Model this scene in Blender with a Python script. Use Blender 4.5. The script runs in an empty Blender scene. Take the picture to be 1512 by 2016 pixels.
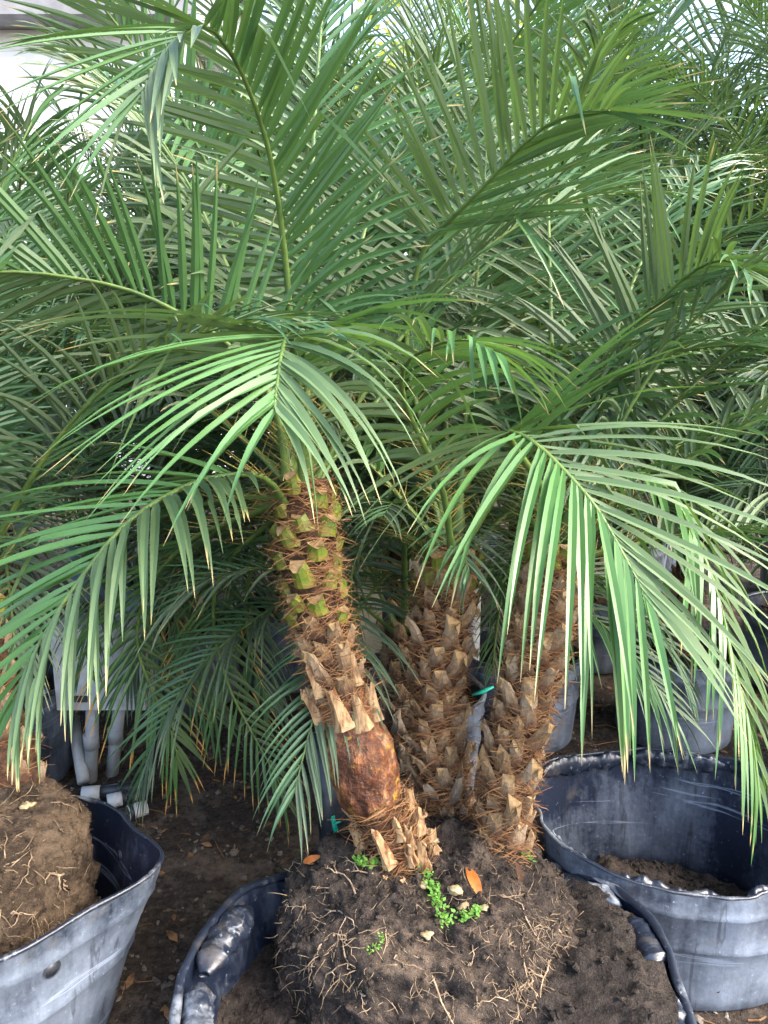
import bpy, bmesh, math, random
import numpy as np
from mathutils import Vector, Matrix, noise
from mathutils.bvhtree import BVHTree

random.seed(7)
RNG = np.random.default_rng(11)
S = bpy.context.scene
COL = S.collection
R = math.radians

# ------------------------------------------------------------------ camera, world, sun, exposure
CAM_Z, PITCH, FPX = 1.40, R(12.0), 1523.0
cam_d = bpy.data.cameras.new('camera')
cam = bpy.data.objects.new('camera', cam_d)
COL.objects.link(cam)
cam.location = (0, 0, CAM_Z)
cam.rotation_euler = (R(90) - PITCH, 0, 0)
cam_d.sensor_fit = 'VERTICAL'
cam_d.sensor_height = 24.0
cam_d.lens = 24.0 * FPX / 2016.0
cam_d.clip_start = 0.02
cam_d.clip_end = 3000
S.camera = cam

SUN_EL, SUN_AZ = R(44), R(112)         # veiled sun high at the right, a little behind the viewer
w = bpy.data.worlds.new('World'); S.world = w; w.use_nodes = True
nt = w.node_tree
sky = nt.nodes.new('ShaderNodeTexSky'); sky.sky_type = 'NISHITA'; sky.sun_disc = False
sky.sun_elevation = SUN_EL; sky.sun_rotation = SUN_AZ
sky.air_density = 1.0; sky.dust_density = 4.0; sky.ozone_density = 0.7
nt.links.new(sky.outputs[0], nt.nodes['Background'].inputs[0])
nt.nodes['Background'].inputs[1].default_value = 0.15
sun_d = bpy.data.lights.new('sun', 'SUN'); sun_d.energy = 0.62; sun_d.angle = R(30); sun_d.color = (1, .95, .87)
sun = bpy.data.objects.new('sun', sun_d); COL.objects.link(sun)
sdir = Vector((math.sin(SUN_AZ) * math.cos(SUN_EL), math.cos(SUN_AZ) * math.cos(SUN_EL), math.sin(SUN_EL)))
sun.rotation_euler = sdir.to_track_quat('Z', 'Y').to_euler()
S.view_settings.view_transform = 'Standard'; S.view_settings.look = 'None'
S.view_settings.gamma = 1.0; S.view_settings.use_curve_mapping = False
S.view_settings.exposure = 2.72
S.cycles.use_denoising = True
S.cycles.denoiser = 'OPENIMAGEDENOISE'; S.cycles.denoising_input_passes = 'RGB_ALBEDO_NORMAL'; S.cycles.denoising_prefilter = 'ACCURATE'
S.cycles.max_bounces = 8
S.cycles.transparent_max_bounces = 8

# ------------------------------------------------------------------ helpers
CP, SP = math.cos(PITCH), math.sin(PITCH)
def ray(px, py):
    u, v = (px - 756) / FPX, -(py - 1008) / FPX
    return Vector((u, CP + v * SP, -SP + v * CP))
def at(px, py, Y):                       # the point of the place seen at px,py that stands Y metres ahead
    d = ray(px, py)
    return Vector((0, 0, CAM_Z)) + d * (Y / d.y)
def at_z(px, py, z):
    d = ray(px, py)
    return Vector((0, 0, CAM_Z)) + d * ((z - CAM_Z) / d.z)
def fbm(p, s, o=3):
    return noise.fractal(Vector(p) * s, 1.0, 2.0, o)
def rnd(a, b): return random.uniform(a, b)

def tag(o, label=None, cat=None, group=None, kind=None):
    if label: o['label'] = label
    if cat: o['category'] = cat
    if group: o['group'] = group
    if kind: o['kind'] = kind
    return o
def empty(name, loc):
    o = bpy.data.objects.new(name, None); COL.objects.link(o); o.location = loc
    o.empty_display_size = .05
    return o
def link(name, me, parent=None, mat=None):
    o = bpy.data.objects.new(name, me); COL.objects.link(o)
    if mat is not None:
        for m in (mat if isinstance(mat, (list, tuple)) else [mat]): me.materials.append(m)
    if parent is not None:
        o.parent = parent
        if parent.type == 'EMPTY' or True:
            o.matrix_parent_inverse = Matrix.Identity(4)
    return o
def mesh(name, V, F, smooth=True, mats=None, attrs=None):
    me = bpy.data.meshes.new(name)
    me.from_pydata([tuple(v) for v in V], [], F)
    me.polygons.foreach_set('use_smooth', [smooth] * len(me.polygons))
    if mats is not None: me.polygons.foreach_set('material_index', mats)
    for k, a in (attrs or {}).items():
        at_ = me.attributes.new(k, 'FLOAT', 'POINT'); at_.data.foreach_set('value', np.asarray(a, dtype=np.float32))
    me.update()
    return me
class MB:
    """collects vertices and faces of one mesh"""
    def __init__(s): s.V = []; s.F = []; s.M = []; s.A = []; s.T = []
    def add(s, V, F, m=0, along=None, tone=None):
        n = len(s.V)
        s.V += [tuple(v) for v in V]; s.F += [tuple(i + n for i in f) for f in F]; s.M += [m] * len(F)
        s.A += list(along) if along is not None else [0.0] * len(V)
        s.T += list(tone) if tone is not None else [0.5] * len(V)
    def tube(s, P, rad, n=6, m=0, cap=True, flat=1.0, tone=.5):
        P = [Vector(p) for p in P]; V = []; F = []; A = []
        t0 = (P[1] - P[0]).normalized(); x = t0.orthogonal().normalized()
        for i, p in enumerate(P):
            t = (P[min(i + 1, len(P) - 1)] - P[max(i - 1, 0)]).normalized()
            x = (x - t * x.dot(t)).normalized(); y = t.cross(x)
            r = rad[i] if hasattr(rad, '__len__') else rad
            for k in range(n):
                a = 2 * math.pi * k / n
                V.append(p + x * (r * math.cos(a)) + y * (r * flat * math.sin(a))); A.append(i / (len(P) - 1))
        for i in range(len(P) - 1):
            for k in range(n):
                k2 = (k + 1) % n
                F.append((i * n + k, i * n + k2, (i + 1) * n + k2, (i + 1) * n + k))
        if cap:
            F.append(tuple(range(n - 1, -1, -1))); F.append(tuple(range((len(P) - 1) * n, len(P) * n)))
        s.add(V, F, m, A, [tone] * len(V))
    def box(s, a, b, m=0):
        (x0, y0, z0), (x1, y1, z1) = a, b
        V = [(x, y, z) for z in (z0, z1) for y in (y0, y1) for x in (x0, x1)]
        s.add(V, [(0, 2, 3, 1), (4, 5, 7, 6), (0, 1, 5, 4), (2, 6, 7, 3), (0, 4, 6, 2), (1, 3, 7, 5)], m)
    def mesh(s, name, smooth=True):
        return mesh(name, s.V, s.F, smooth, s.M, {'along': s.A, 'tone': s.T})
def catmull(P, n):
    P = [np.array(p, float) for p in P]
    P = [2 * P[0] - P[1]] + P + [2 * P[-1] - P[-2]]
    out = []
    segs = len(P) - 3
    for i in range(n):
        f = i / (n - 1) * segs; k = min(int(f), segs - 1); t = f - k
        a, b, c, d = P[k:k + 4]
        out.append(.5 * (2 * b + (c - a) * t + (2 * a - 5 * b + 4 * c - d) * t * t + (3 * b - a - 3 * c + d) * t ** 3))
    out = np.array(out)
    L = np.r_[0, np.cumsum(np.linalg.norm(np.diff(out, axis=0), axis=1))]
    q = np.linspace(0, L[-1], n)
    return np.stack([np.interp(q, L, out[:, j]) for j in range(3)], 1), L[-1]

# ------------------------------------------------------------------ materials
def mat(name):
    m = bpy.data.materials.new(name); m.use_nodes = True
    t = m.node_tree; b = t.nodes['Principled BSDF']
    return m, t, b
def N(t, kind, **kw):
    n = t.nodes.new(kind)
    for k, v in kw.items():
        if hasattr(n, k) and not k[0].isupper(): setattr(n, k, v)
    return n
def L(t, a, b): t.links.new(a, b)
def ramp(t, src, stops):
    r = t.nodes.new('ShaderNodeValToRGB'); e = r.color_ramp.elements
    while len(e) < len(stops): e.new(.5)
    for i, (p, c) in enumerate(stops):
        e[i].position = p; e[i].color = (*c, 1) if len(c) == 3 else c
    L(t, src, r.inputs[0]); return r.outputs[0]
def noise_tex(t, scale, detail=4, rough=.6, coord='Object', stretch=None):
    tc = t.nodes.new('ShaderNodeTexCoord'); n = t.nodes.new('ShaderNodeTexNoise')
    n.inputs['Scale'].default_value = scale; n.inputs['Detail'].default_value = detail; n.inputs['Roughness'].default_value = rough
    src = tc.outputs[coord]
    if stretch:
        mp = t.nodes.new('ShaderNodeMapping'); mp.inputs['Scale'].default_value = stretch
        L(t, src, mp.inputs[0]); src = mp.outputs[0]
    L(t, src, n.inputs['Vector'])
    return n.outputs['Fac']
def mix(t, fac, a, b, mode='MIX'):
    n = t.nodes.new('ShaderNodeMix'); n.data_type = 'RGBA'; n.blend_type = mode
    for s, v in ((n.inputs[0], fac), (n.inputs[6], a), (n.inputs[7], b)):
        if isinstance(v, (int, float)): s.default_value = v
        elif isinstance(v, tuple): s.default_value = (*v, 1) if len(v) == 3 else v
        else: L(t, v, s)
    return n.outputs[2]
def math_(t, op, a, b=0.0):
    n = t.nodes.new('ShaderNodeMath'); n.operation = op
    for s, v in ((n.inputs[0], a), (n.inputs[1], b)):
        if isinstance(v, (int, float)): s.default_value = v
        else: L(t, v, s)
    return n.outputs[0]
def bump(t, b, h, strength=.5, dist=.01):
    n = t.nodes.new('ShaderNodeBump'); n.inputs['Strength'].default_value = strength; n.inputs['Distance'].default_value = dist
    L(t, h, n.inputs['Height']); L(t, n.outputs[0], b.inputs['Normal'])
def attr(t, name):
    n = t.nodes.new('ShaderNodeAttribute'); n.attribute_name = name; return n.outputs['Fac']

def leaf_mat(name, dark, light, under, tip, tip_at=.93, rough=.36, transl=.28, glow=(.22, .42, .04)):
    """palm leaflet: two-tone by leaflet, dull underside, dry tip, some light through the blade"""
    m, t, b = mat(name)
    tone = attr(t, 'tone'); al = attr(t, 'along')
    oi = t.nodes.new('ShaderNodeObjectInfo')
    f = math_(t, 'ADD', math_(t, 'MULTIPLY', tone, .7), math_(t, 'MULTIPLY', oi.outputs['Random'], .3))
    c = mix(t, f, dark, light)
    nz = noise_tex(t, 40, 3)
    c = mix(t, math_(t, 'MULTIPLY', nz, .35), c, tuple(x * 1.5 for x in light))
    geo = t.nodes.new('ShaderNodeNewGeometry')
    c = mix(t, math_(t, 'MULTIPLY', geo.outputs['Backfacing'], .65), c, under)
    lim = math_(t, 'ADD', al, math_(t, 'MULTIPLY', math_(t, 'SUBTRACT', tone, .5), .16))
    tp = ramp(t, lim, [(tip_at - .05, (0, 0, 0)), (min(.999, tip_at + .03), (1, 1, 1))])
    c = mix(t, tp, c, tip)
    L(t, c, b.inputs['Base Color'])
    rr = math_(t, 'ADD', math_(t, 'MULTIPLY', geo.outputs['Backfacing'], .2), rough)
    L(t, rr, b.inputs['Roughness'])
    b.inputs['Specular IOR Level'].default_value = .55
    tr = t.nodes.new('ShaderNodeBsdfTranslucent')
    L(t, mix(t, tp, mix(t, f, tuple(x * .8 for x in glow), glow), tip), tr.inputs['Color'])
    ms = t.nodes.new('ShaderNodeMixShader'); ms.inputs[0].default_value = transl
    L(t, b.outputs[0], ms.inputs[1]); L(t, tr.outputs[0], ms.inputs[2])
    L(t, ms.outputs[0], t.nodes['Material Output'].inputs['Surface'])
    return m
M = {}
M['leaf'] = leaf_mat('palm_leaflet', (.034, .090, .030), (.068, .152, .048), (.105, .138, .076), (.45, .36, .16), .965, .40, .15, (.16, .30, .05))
M['leaf_fresh'] = leaf_mat('palm_leaflet_fresh', (.034, .105, .028), (.074, .172, .048), (.098, .142, .070), (.45, .36, .16), .955, .38, .20, (.18, .34, .05))
M['leaf_old'] = leaf_mat('palm_leaflet_old', (.028, .080, .026), (.060, .140, .040), (.08, .115, .055), (.50, .28, .08), .80, .42, .2, (.18, .28, .04))
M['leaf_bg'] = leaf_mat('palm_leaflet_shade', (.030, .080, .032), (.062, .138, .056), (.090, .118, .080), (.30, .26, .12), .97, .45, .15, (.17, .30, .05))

def simple(name, c1, c2, scale=20, rough=.7, bmp=.3, dist=.004, stretch=None, detail=4, spec=.4, lo=.35, hi=.65):
    m, t, b = mat(name)
    n = noise_tex(t, scale, detail, .6, 'Object', stretch)
    L(t, ramp(t, n, [(lo, c1), (hi, c2)]), b.inputs['Base Color'])
    b.inputs['Roughness'].default_value = rough; b.inputs['Specular IOR Level'].default_value = spec
    if bmp: bump(t, b, n, bmp, dist)
    return m
M['rachis'] = simple('palm_rachis', (.060, .115, .030), (.13, .20, .045), 14, .45, .1)
M['petiole'] = simple('palm_petiole', (.07, .15, .02), (.16, .24, .035), 22, .45, .15)
M['spine'] = simple('palm_spine', (.30, .17, .04), (.22, .26, .06), 30, .5, 0)
M['stub_green'] = simple('leaf_base_green', (.09, .15, .015), (.23, .20, .03), 60, .5, .3)
M['stub_cut'] = simple('leaf_base_cut', (.19, .11, .045), (.38, .26, .13), 60, .8, .6)
def stub_mat(name, foot, lo, hi, pale):
    """old leaf base: fibrous foot, streaked along its length, bleached towards the cut, each one aged differently"""
    m, t, b = mat(name)
    n = noise_tex(t, 260, 4, .7, 'Object', (1, 1, .12)); n2 = noise_tex(t, 45, 4, .6)
    oi = t.nodes.new('ShaderNodeObjectInfo'); tc = t.nodes.new('ShaderNodeTexCoord'); sp = t.nodes.new('ShaderNodeSeparateXYZ')
    L(t, tc.outputs['Object'], sp.inputs[0])
    c = ramp(t, n, [(.30, lo), (.62, hi)])
    c = mix(t, oi.outputs['Random'], c, mix(t, .5, c, pale))
    z = math_(t, 'ADD', math_(t, 'MULTIPLY', sp.outputs['Z'], 22), math_(t, 'MULTIPLY', math_(t, 'SUBTRACT', n2, .5), 1.2))
    c = mix(t, ramp(t, z, [(.10, (1, 1, 1)), (.80, (0, 0, 0))]), c, foot)
    L(t, c, b.inputs['Base Color']); b.inputs['Roughness'].default_value = .82
    bump(t, b, math_(t, 'ADD', n, n2), .9, .005)
    return m
M['stub_tan'] = stub_mat('leaf_base_tan', (.070, .030, .013), (.085, .045, .022), (.31, .20, .10), (.46, .37, .26))
M['stub_old'] = simple('leaf_base_old', (.13, .050, .018), (.44, .29, .15), 70, .75, .9, .006, (1, 1, .18), 5, .4, .36, .58)
M['stub_grey'] = stub_mat('leaf_base_grey', (.07, .045, .03), (.09, .065, .045), (.28, .21, .15), (.40, .35, .28))
M['bark'] = simple('trunk_fibre_bed', (.028, .015, .009), (.115, .052, .025), 70, .9, 1.0, .012, None, 6)
M['fibre'] = simple('trunk_fibre', (.12, .045, .016), (.34, .18, .075), 30, .8, 0)
M['fibre_grey'] = simple('trunk_fibre_grey', (.12, .085, .05), (.32, .24, .15), 30, .85, 0)

def peeled_mat():
    m, t, b = mat('peeled_bark')
    n1 = noise_tex(t, 30, 5, .6, 'Object', (1, 1, .35)); n2 = noise_tex(t, 75, 5); n3 = noise_tex(t, 26, 2)
    c = ramp(t, n1, [(.34, (.022, .007, .005)), (.46, (.12, .034, .012)), (.55, (.30, .11, .032)), (.64, (.40, .24, .13))])
    c = mix(t, ramp(t, n3, [(.60, (0, 0, 0)), (.64, (1, 1, 1))]), c, (.50, .29, .03))
    c = mix(t, ramp(t, n2, [(.40, (.9, .9, .9)), (.62, (0, 0, 0))]), c, (.10, .040, .020))
    L(t, c, b.inputs['Base Color']); b.inputs['Roughness'].default_value = .5
    bump(t, b, math_(t, 'ADD', n1, math_(t, 'MULTIPLY', n2, .5)), .9, .02)
    return m
M['peeled'] = peeled_mat()

def soil_mat(name, dark, mid, dry, dry_lo=.55, dry_hi=.72):
    m, t, b = mat(name)
    n1 = noise_tex(t, 6, 6, .7); n2 = noise_tex(t, 48, 6, .8); n3 = noise_tex(t, 240, 3)
    c = mix(t, ramp(t, n2, [(.35, (0, 0, 0)), (.65, (1, 1, 1))]), dark, mid)
    c = mix(t, ramp(t, n1, [(dry_lo, (0, 0, 0)), (dry_hi, (1, 1, 1))]), c, dry)
    c = mix(t, ramp(t, n3, [(.62, (0, 0, 0)), (.78, (.8, .8, .8))]), c, tuple(x * 2.0 for x in mid))
    L(t, c, b.inputs['Base Color']); b.inputs['Roughness'].default_value = .95; b.inputs['Specular IOR Level'].default_value = .2
    bump(t, b, math_(t, 'ADD', n2, math_(t, 'MULTIPLY', n3, .5)), 1.0, .012)
    return m
M['soil'] = soil_mat('potting_soil', (.014, .011, .010), (.080, .063, .052), (.145, .108, .080), .52, .68)
M['soil_dark'] = soil_mat('loose_soil', (.012, .010, .009), (.070, .057, .049), (.11, .086, .070), .52, .72)
M['soil_dry'] = soil_mat('dry_root_soil', (.024, .017, .012), (.090, .064, .043), (.165, .118, .078), .45, .62)
M['ground'] = soil_mat('yard_ground', (.016, .012, .010), (.075, .058, .046), (.14, .11, .085), .50, .68)
M['root'] = simple('root', (.17, .115, .07), (.40, .30, .20), 50, .85, .2)
M['root_fine'] = simple('fine_root', (.11, .075, .045), (.30, .22, .14), 60, .9, 0)

def plastic(name, base, dust_sheen, lo, hi, streak=(1, 1, .15), rough=.42):  # pale blue-grey blotches: dust, with the wall's sky sheen painted into the same colour
    m, t, b = mat(name)
    n1 = noise_tex(t, 3.2, 5, .62); n2 = noise_tex(t, 22, 6, .7, 'Object', streak); n3 = noise_tex(t, 90, 4, .7)
    n4 = noise_tex(t, 9, 4, .6)
    f = math_(t, 'ADD', math_(t, 'MULTIPLY', n1, .6), math_(t, 'ADD', math_(t, 'MULTIPLY', n2, .28), math_(t, 'MULTIPLY', n3, .12)))
    c = mix(t, ramp(t, f, [(lo, (0, 0, 0)), (hi, (1, 1, 1))]), base, dust_sheen)
    c = mix(t, ramp(t, n4, [(.60, (0, 0, 0)), (.72, (.35, .35, .35))]), c, (.13, .11, .085))
    c = mix(t, ramp(t, n3, [(.64, (0, 0, 0)), (.74, (.7, .7, .7))]), c, tuple(min(.6, x * 1.8) for x in dust_sheen))
    sc = noise_tex(t, 30, 3, .5, 'Object', (1.0, 1.0, .05)); s2 = noise_tex(t, 26, 3, .5, 'Object', (.08, .08, 1.4))
    c = mix(t, ramp(t, sc, [(.62, (0, 0, 0)), (.66, (.55, .55, .55)), (.70, (0, 0, 0))]), c, (.01, .012, .016))
    c = mix(t, ramp(t, s2, [(.63, (0, 0, 0)), (.66, (.6, .6, .6)), (.69, (0, 0, 0))]), c, tuple(min(.6, x * 1.5) for x in dust_sheen))
    L(t, c, b.inputs['Base Color'])
    L(t, ramp(t, f, [(lo, (rough,) * 3), (hi, (.72,) * 3)]), b.inputs['Roughness'])
    bump(t, b, math_(t, 'ADD', n2, n3), .18, .004)
    return m
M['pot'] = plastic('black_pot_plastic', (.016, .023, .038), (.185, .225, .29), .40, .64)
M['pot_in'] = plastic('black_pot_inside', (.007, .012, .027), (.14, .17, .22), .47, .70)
M['pot_rim'] = plastic('black_pot_lip', (.012, .017, .030), (.24, .27, .31), .49, .64, (1, 1, 1), .32)
M['pvc'] = simple('white_pvc', (.42, .43, .44), (.62, .62, .61), 9, .45, .05)
M['pvc_grey'] = simple('grey_pvc', (.24, .25, .26), (.38, .39, .39), 12, .5, .05)
M['black_pipe'] = simple('black_pipe', (.012, .014, .018), (.04, .045, .055), 25, .4, .1)
M['box_white'] = simple('utility_box_paint', (.30, .29, .27), (.52, .52, .51), 9, .55, .05)
M['beige'] = simple('beige_board', (.40, .34, .22), (.50, .44, .31), 8, .8, .1)
M['teal'] = simple('teal_plastic', (.0, .30, .22), (.01, .40, .30), 20, .45, 0)
M['stone'] = simple('cream_stone', (.16, .115, .06), (.46, .36, .20), 70, .8, .4)
M['pebble'] = simple('pebble', (.035, .03, .027), (.17, .145, .12), 9, .85, .3)
M['orange_leaf'] = simple('orange_dry_leaf', (.36, .09, .015), (.52, .18, .03), 30, .6, .2)
M['litter'] = simple('dry_leaf_litter', (.07, .035, .015), (.26, .14, .06), 25, .85, .2)
M['weed'] = leaf_mat('weed_leaf', (.09, .26, .025), (.17, .42, .045), (.14, .30, .06), (.2, .4, .05), .999, .5, .3, (.3, .6, .05))
M['weed_stem'] = simple('weed_stem', (.12, .22, .04), (.22, .26, .08), 30, .6, 0)
M['wall_white'] = simple('white_house_wall', (.72, .73, .76), (.80, .80, .82), 3, .8, .05)
M['fascia'] = simple('grey_house_trim', (.20, .20, .21), (.28, .28, .29), 5, .7, .05)
M['glass_dark'] = simple('dark_window_glass', (.02, .022, .03), (.05, .055, .07), 4, .15, 0)
M['roof'] = simple('grey_roof', (.12, .12, .125), (.2, .2, .2), 30, .85, .4)
M['tree_bark'] = simple('tree_bark', (.05, .038, .028), (.15, .115, .085), 30, .9, .8, .02)
M['tree_leaf'] = leaf_mat('tree_leaf_yellow_green', (.10, .17, .02), (.20, .25, .03), (.16, .2, .05), (.2, .2, .05), .999, .5, .45, (.55, .60, .05))
M['tree_leaf_red'] = leaf_mat('tree_leaf_red', (.16, .06, .03), (.24, .13, .04), (.2, .12, .06), (.2, .1, .05), .999, .5, .4, (.6, .2, .06))
M['hedge_leaf'] = leaf_mat('hedge_leaf', (.035, .085, .03), (.07, .14, .045), (.08, .12, .06), (.2, .2, .05), .999, .5, .3, (.2, .35, .05))

# ------------------------------------------------------------------ the ground
def spaced(a, b, n, core0, core1, share=.75):
    k = int(n * share); e = (n - k) // 2
    left = core0 - (np.geomspace(1, 1 + core0 - a, e + 1)[1:] - 1)[::-1]
    right = core1 + (np.geomspace(1, 1 + b - core1, e + 1)[1:] - 1)
    return np.r_[left, np.linspace(core0, core1, k), right]
gx = spaced(-900, 900, 300, -2.6, 2.6); gy = spaced(-60, 1600, 280, .6, 5.0)
def ground_z(x, y):
    if abs(x) > 12 or y > 20 or y < -5: return 0.0
    return .022 * fbm((x, y, 0), 1.6, 2) + .010 * fbm((x, y, 3), 9, 3) + .004 * fbm((x, y, 9), 40, 2)
V = [(x, y, ground_z(x, y)) for y in gy for x in gx]
nx = len(gx)
F = [(j * nx + i, j * nx + i + 1, (j + 1) * nx + i + 1, (j + 1) * nx + i) for j in range(len(gy) - 1) for i in range(nx - 1)]
tag(link('ground', mesh('ground', V, F), None, M['ground']), 'dark bare soil of the nursery yard', 'ground', kind='structure')

_O = [Vector(v) for v in ((0, 0, 1), (1, 0, 0), (0, 1, 0), (-1, 0, 0), (0, -1, 0), (0, 0, -1))]
_T = [(0, 1, 2), (0, 2, 3), (0, 3, 4), (0, 4, 1), (5, 2, 1), (5, 3, 2), (5, 4, 3), (5, 1, 4)]
_E = sorted({tuple(sorted((f[i], f[(i + 1) % 3]))) for f in _T for i in range(3)})
_R = _O + [((_O[i] + _O[j]) / 2).normalized() for i, j in _E]
_M = {e: 6 + k for k, e in enumerate(_E)}
def _m(i, j): return _M[tuple(sorted((i, j)))]
_RF = [q for (i, j, k) in _T for q in ((i, _m(i, j), _m(i, k)), (j, _m(j, k), _m(i, j)), (k, _m(i, k), _m(j, k)), (_m(i, j), _m(j, k), _m(i, k)))]
def lump(b, c, r, m=0, squash=.7):
    """a clod or pebble: the small ones coarse, the larger ones rounded"""
    ro = Matrix.Rotation(rnd(0, 6.28), 3, 'Z') @ Matrix.Rotation(rnd(-.8, .8), 3, 'X')
    q, F = (_O, _T) if r < .005 else (_R, _RF)
    j = .34
    st = Vector((rnd(.8, 1.5), rnd(.6, 1.1), rnd(.45, .8)))
    b.add([Vector(c) + ro @ (v * st * r * rnd(1 - j, 1 + j)) for v in q], F, m, None, [random.random()] * len(q))
gravel = MB(); litter = MB()
for _ in range(8000):
    y = 1.0 + 4.0 * random.random() ** 1.3; x = rnd(-.75 * y - .3, .75 * y + .3)
    lump(gravel, (x, y, ground_z(x, y) + .001), random.choice((.002, .003, .003, .004, .005, .006, .009)))
def dry_leaf(b, c, l, wd):
    a = rnd(0, 6.28); t = Vector((math.cos(a), math.sin(a), rnd(-.2, .2))); s = t.cross(Vector((rnd(-.3, .3), rnd(-.3, .3), 1))).normalized()
    n = s.cross(t); c = Vector(c)
    V = [c - t * l * .5, c - t * l * .1 + s * wd + n * l * .08, c - t * l * .1 - s * wd + n * l * .06, c + t * l * .25 + s * wd * .7 + n * l * .05, c + t * l * .25 - s * wd * .7 + n * l * .08, c + t * l * .55 - n * .0]
    b.add(V, [(0, 2, 1), (1, 2, 4, 3), (3, 4, 5)], 0, None, [random.random()] * 6)
for _ in range(1300):
    y = 1.0 + 4.2 * random.random() ** 1.2; x = rnd(-.75 * y - .3, .75 * y + .3)
    dry_leaf(litter, (x, y, ground_z(x, y) + .006), rnd(.012, .05), rnd(.002, .011))
for _ in range(260):
    y = 1.1 + 3.0 * random.random(); x = rnd(-.75 * y, .75 * y); a = rnd(0, 6.28); l = rnd(.03, .12); z = ground_z(x, y) + .004
    k = Vector((math.cos(a), math.sin(a), 0)); j = Vector((-k.y, k.x, 0)) * rnd(-.03, .03)
    litter.tube([Vector((x, y, z)), Vector((x, y, z + .004)) + k * l * .5 + j, Vector((x, y, z)) + k * l], rnd(.0008, .002), 4)
tag(link('gravel', gravel.mesh('gravel', False), None, M['pebble']), 'small stones and crumbs strewn over the yard soil', 'gravel', kind='stuff')
tag(link('leaf_litter', litter.mesh('leaf_litter', False), None, M['litter']), 'dry brown leaf and twig litter on the yard soil', 'litter', kind='stuff')

# ------------------------------------------------------------------ pots
def pot(name, c, rx, ry, h, taper, label, rot=0, warp=.02, seed=0, rimz=None, soil_z=None, soil_r=.93, wall=.007, ribs=(), holes=(), lip=.012, mats=None, group=None, shape=None, soil_h=None):
    """thin-walled tub: outer wall, lip, inner wall and floor, pulled out of round"""
    root = empty(name, c); tag(root, label, 'pot', group)
    n = 112
    rimz = rimz or (lambda a: 0.0); shape = shape or (lambda a: 1.0)
    def P(a, f, off):                       # f: 0 base .. 1 rim
        k = taper + (1 - taper) * f
        wv = 1 + warp * f * (fbm((math.cos(a) * 1.3, math.sin(a) * 1.3, f * 1.2 + seed), 1.4, 3))
        s = shape(a) ** f
        x, y = (rx * k * wv * s + off) * math.cos(a), (ry * k * wv * s + off) * math.sin(a)
        cr, sr = math.cos(rot), math.sin(rot)
        return Vector((x * cr - y * sr, x * sr + y * cr, (h + rimz(a)) * f))
    fs = [0, .03, .12, .25, .4, .52, .54, .56, .7, .82, .84, .86, .93, 1.0]
    def rib(f):
        return .004 if abs(f - .54) < .005 or abs(f - .84) < .005 else 0
    b = MB(); V = []; F = []
    rows = [(0.0, -.012)] + [(f, rib(f)) for f in fs[1:]]
    for f, o in rows: V += [P(2 * math.pi * k / n, f, o) for k in range(n)]
    hole_faces = set()
    for i in range(len(rows) - 1):
        for k in range(n):
            F.append((i * n + k, i * n + (k + 1) % n, (i + 1) * n + (k + 1) % n, (i + 1) * n + k))
    F.append(tuple(range(n - 1, -1, -1)))
    body = link('wall', mesh('pot_wall', V, F), root, mats[0])
    V = []; F = []
    rows = [(1.0, -wall), (.93, -wall), (.8, -wall), (.6, -wall), (.4, -wall), (.2, -wall), (.05, -wall)]
    for f, o in rows: V += [P(2 * math.pi * k / n, f, o) for k in range(n)]
    for i in range(len(rows) - 1):
        for k in range(n):
            F.append((i * n + (k + 1) % n, i * n + k, (i + 1) * n + k, (i + 1) * n + (k + 1) % n))
    F.append(tuple((len(rows) - 1) * n + k for k in range(n)))
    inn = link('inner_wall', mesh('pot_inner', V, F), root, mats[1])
    # the lip: a rolled edge
    V = []; F = []; q = 8
    for k in range(n):
        a = 2 * math.pi * k / n; p = P(a, 1.0, -wall * .5); o = (P(a, 1.0, .1) - P(a, 1.0, 0)).normalized()
        rl = lip * (1 + .35 * fbm((math.cos(a) * 3, math.sin(a) * 3, seed + 5), 2.5, 3))
        for j in range(q):
            t = 2 * math.pi * j / q
            V.append(p + o * (rl * math.cos(t)) + Vector((0, 0, rl * .8 * math.sin(t))))
    for k in range(n):
        for j in range(q): F.append((k * q + j, ((k + 1) % n) * q + j, ((k + 1) % n) * q + (j + 1) % q, k * q + (j + 1) % q))
    link('rim', mesh('pot_rim', V, F), root, mats[2])
    for (a, f, r) in holes:                 # drain holes drawn as capped dark plugs, their inner shade put into the colour
        p = P(a, f, .0015); o = (P(a, f, .1) - P(a, f, 0)).normalized()
        hb = MB(); hb.tube([p - o * (wall + .004), p + o * .0012], r, 14)
        hb.tube([p + o * .0012, p + o * .0022], [r * 1.18, r * 1.02], 14, cap=False)
        link('drain_hole_plug', hb.mesh('drain_hole_plug'), root, M['black_pipe'])
    if soil_z is not None:
        f = soil_z / h; V = []; F = []; m = 40
        for i in range(m + 1):
            for k in range(n):
                a = 2 * math.pi * k / n; p = P(a, f, -wall - .001) * (i / m); p.z = 0
                wx, wy = p.x + c[0], p.y + c[1]
                z = soil_z + (soil_h(p.x, p.y) if soil_h else 0) + .022 * fbm((wx, wy, seed), 7, 4) + .014 * fbm((wx, wy, seed + 4), 34, 3)
                V.append((p.x, p.y, z))
        for i in range(m):
            for k in range(n): F.append((i * n + k, (i + 1) * n + k, (i + 1) * n + (k + 1) % n, i * n + (k + 1) % n))
        so = link('soil', mesh('pot_soil', V, F), root, M['soil_dark'])
        cl = MB()
        for _ in range(2200):
            v = Vector(random.choice(V)); lump(cl, v + Vector((rnd(-.01, .01), rnd(-.01, .01), .002)), random.choice((.0015, .002, .002, .003, .003, .004, .005, .006, .009)))
        tag(link('soil_crumbs', cl.mesh('soil_crumbs', False), so, M['soil_dark']), kind='stuff')
    return root, P

PM = (M['pot'], M['pot_in'], M['pot_rim'])
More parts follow.
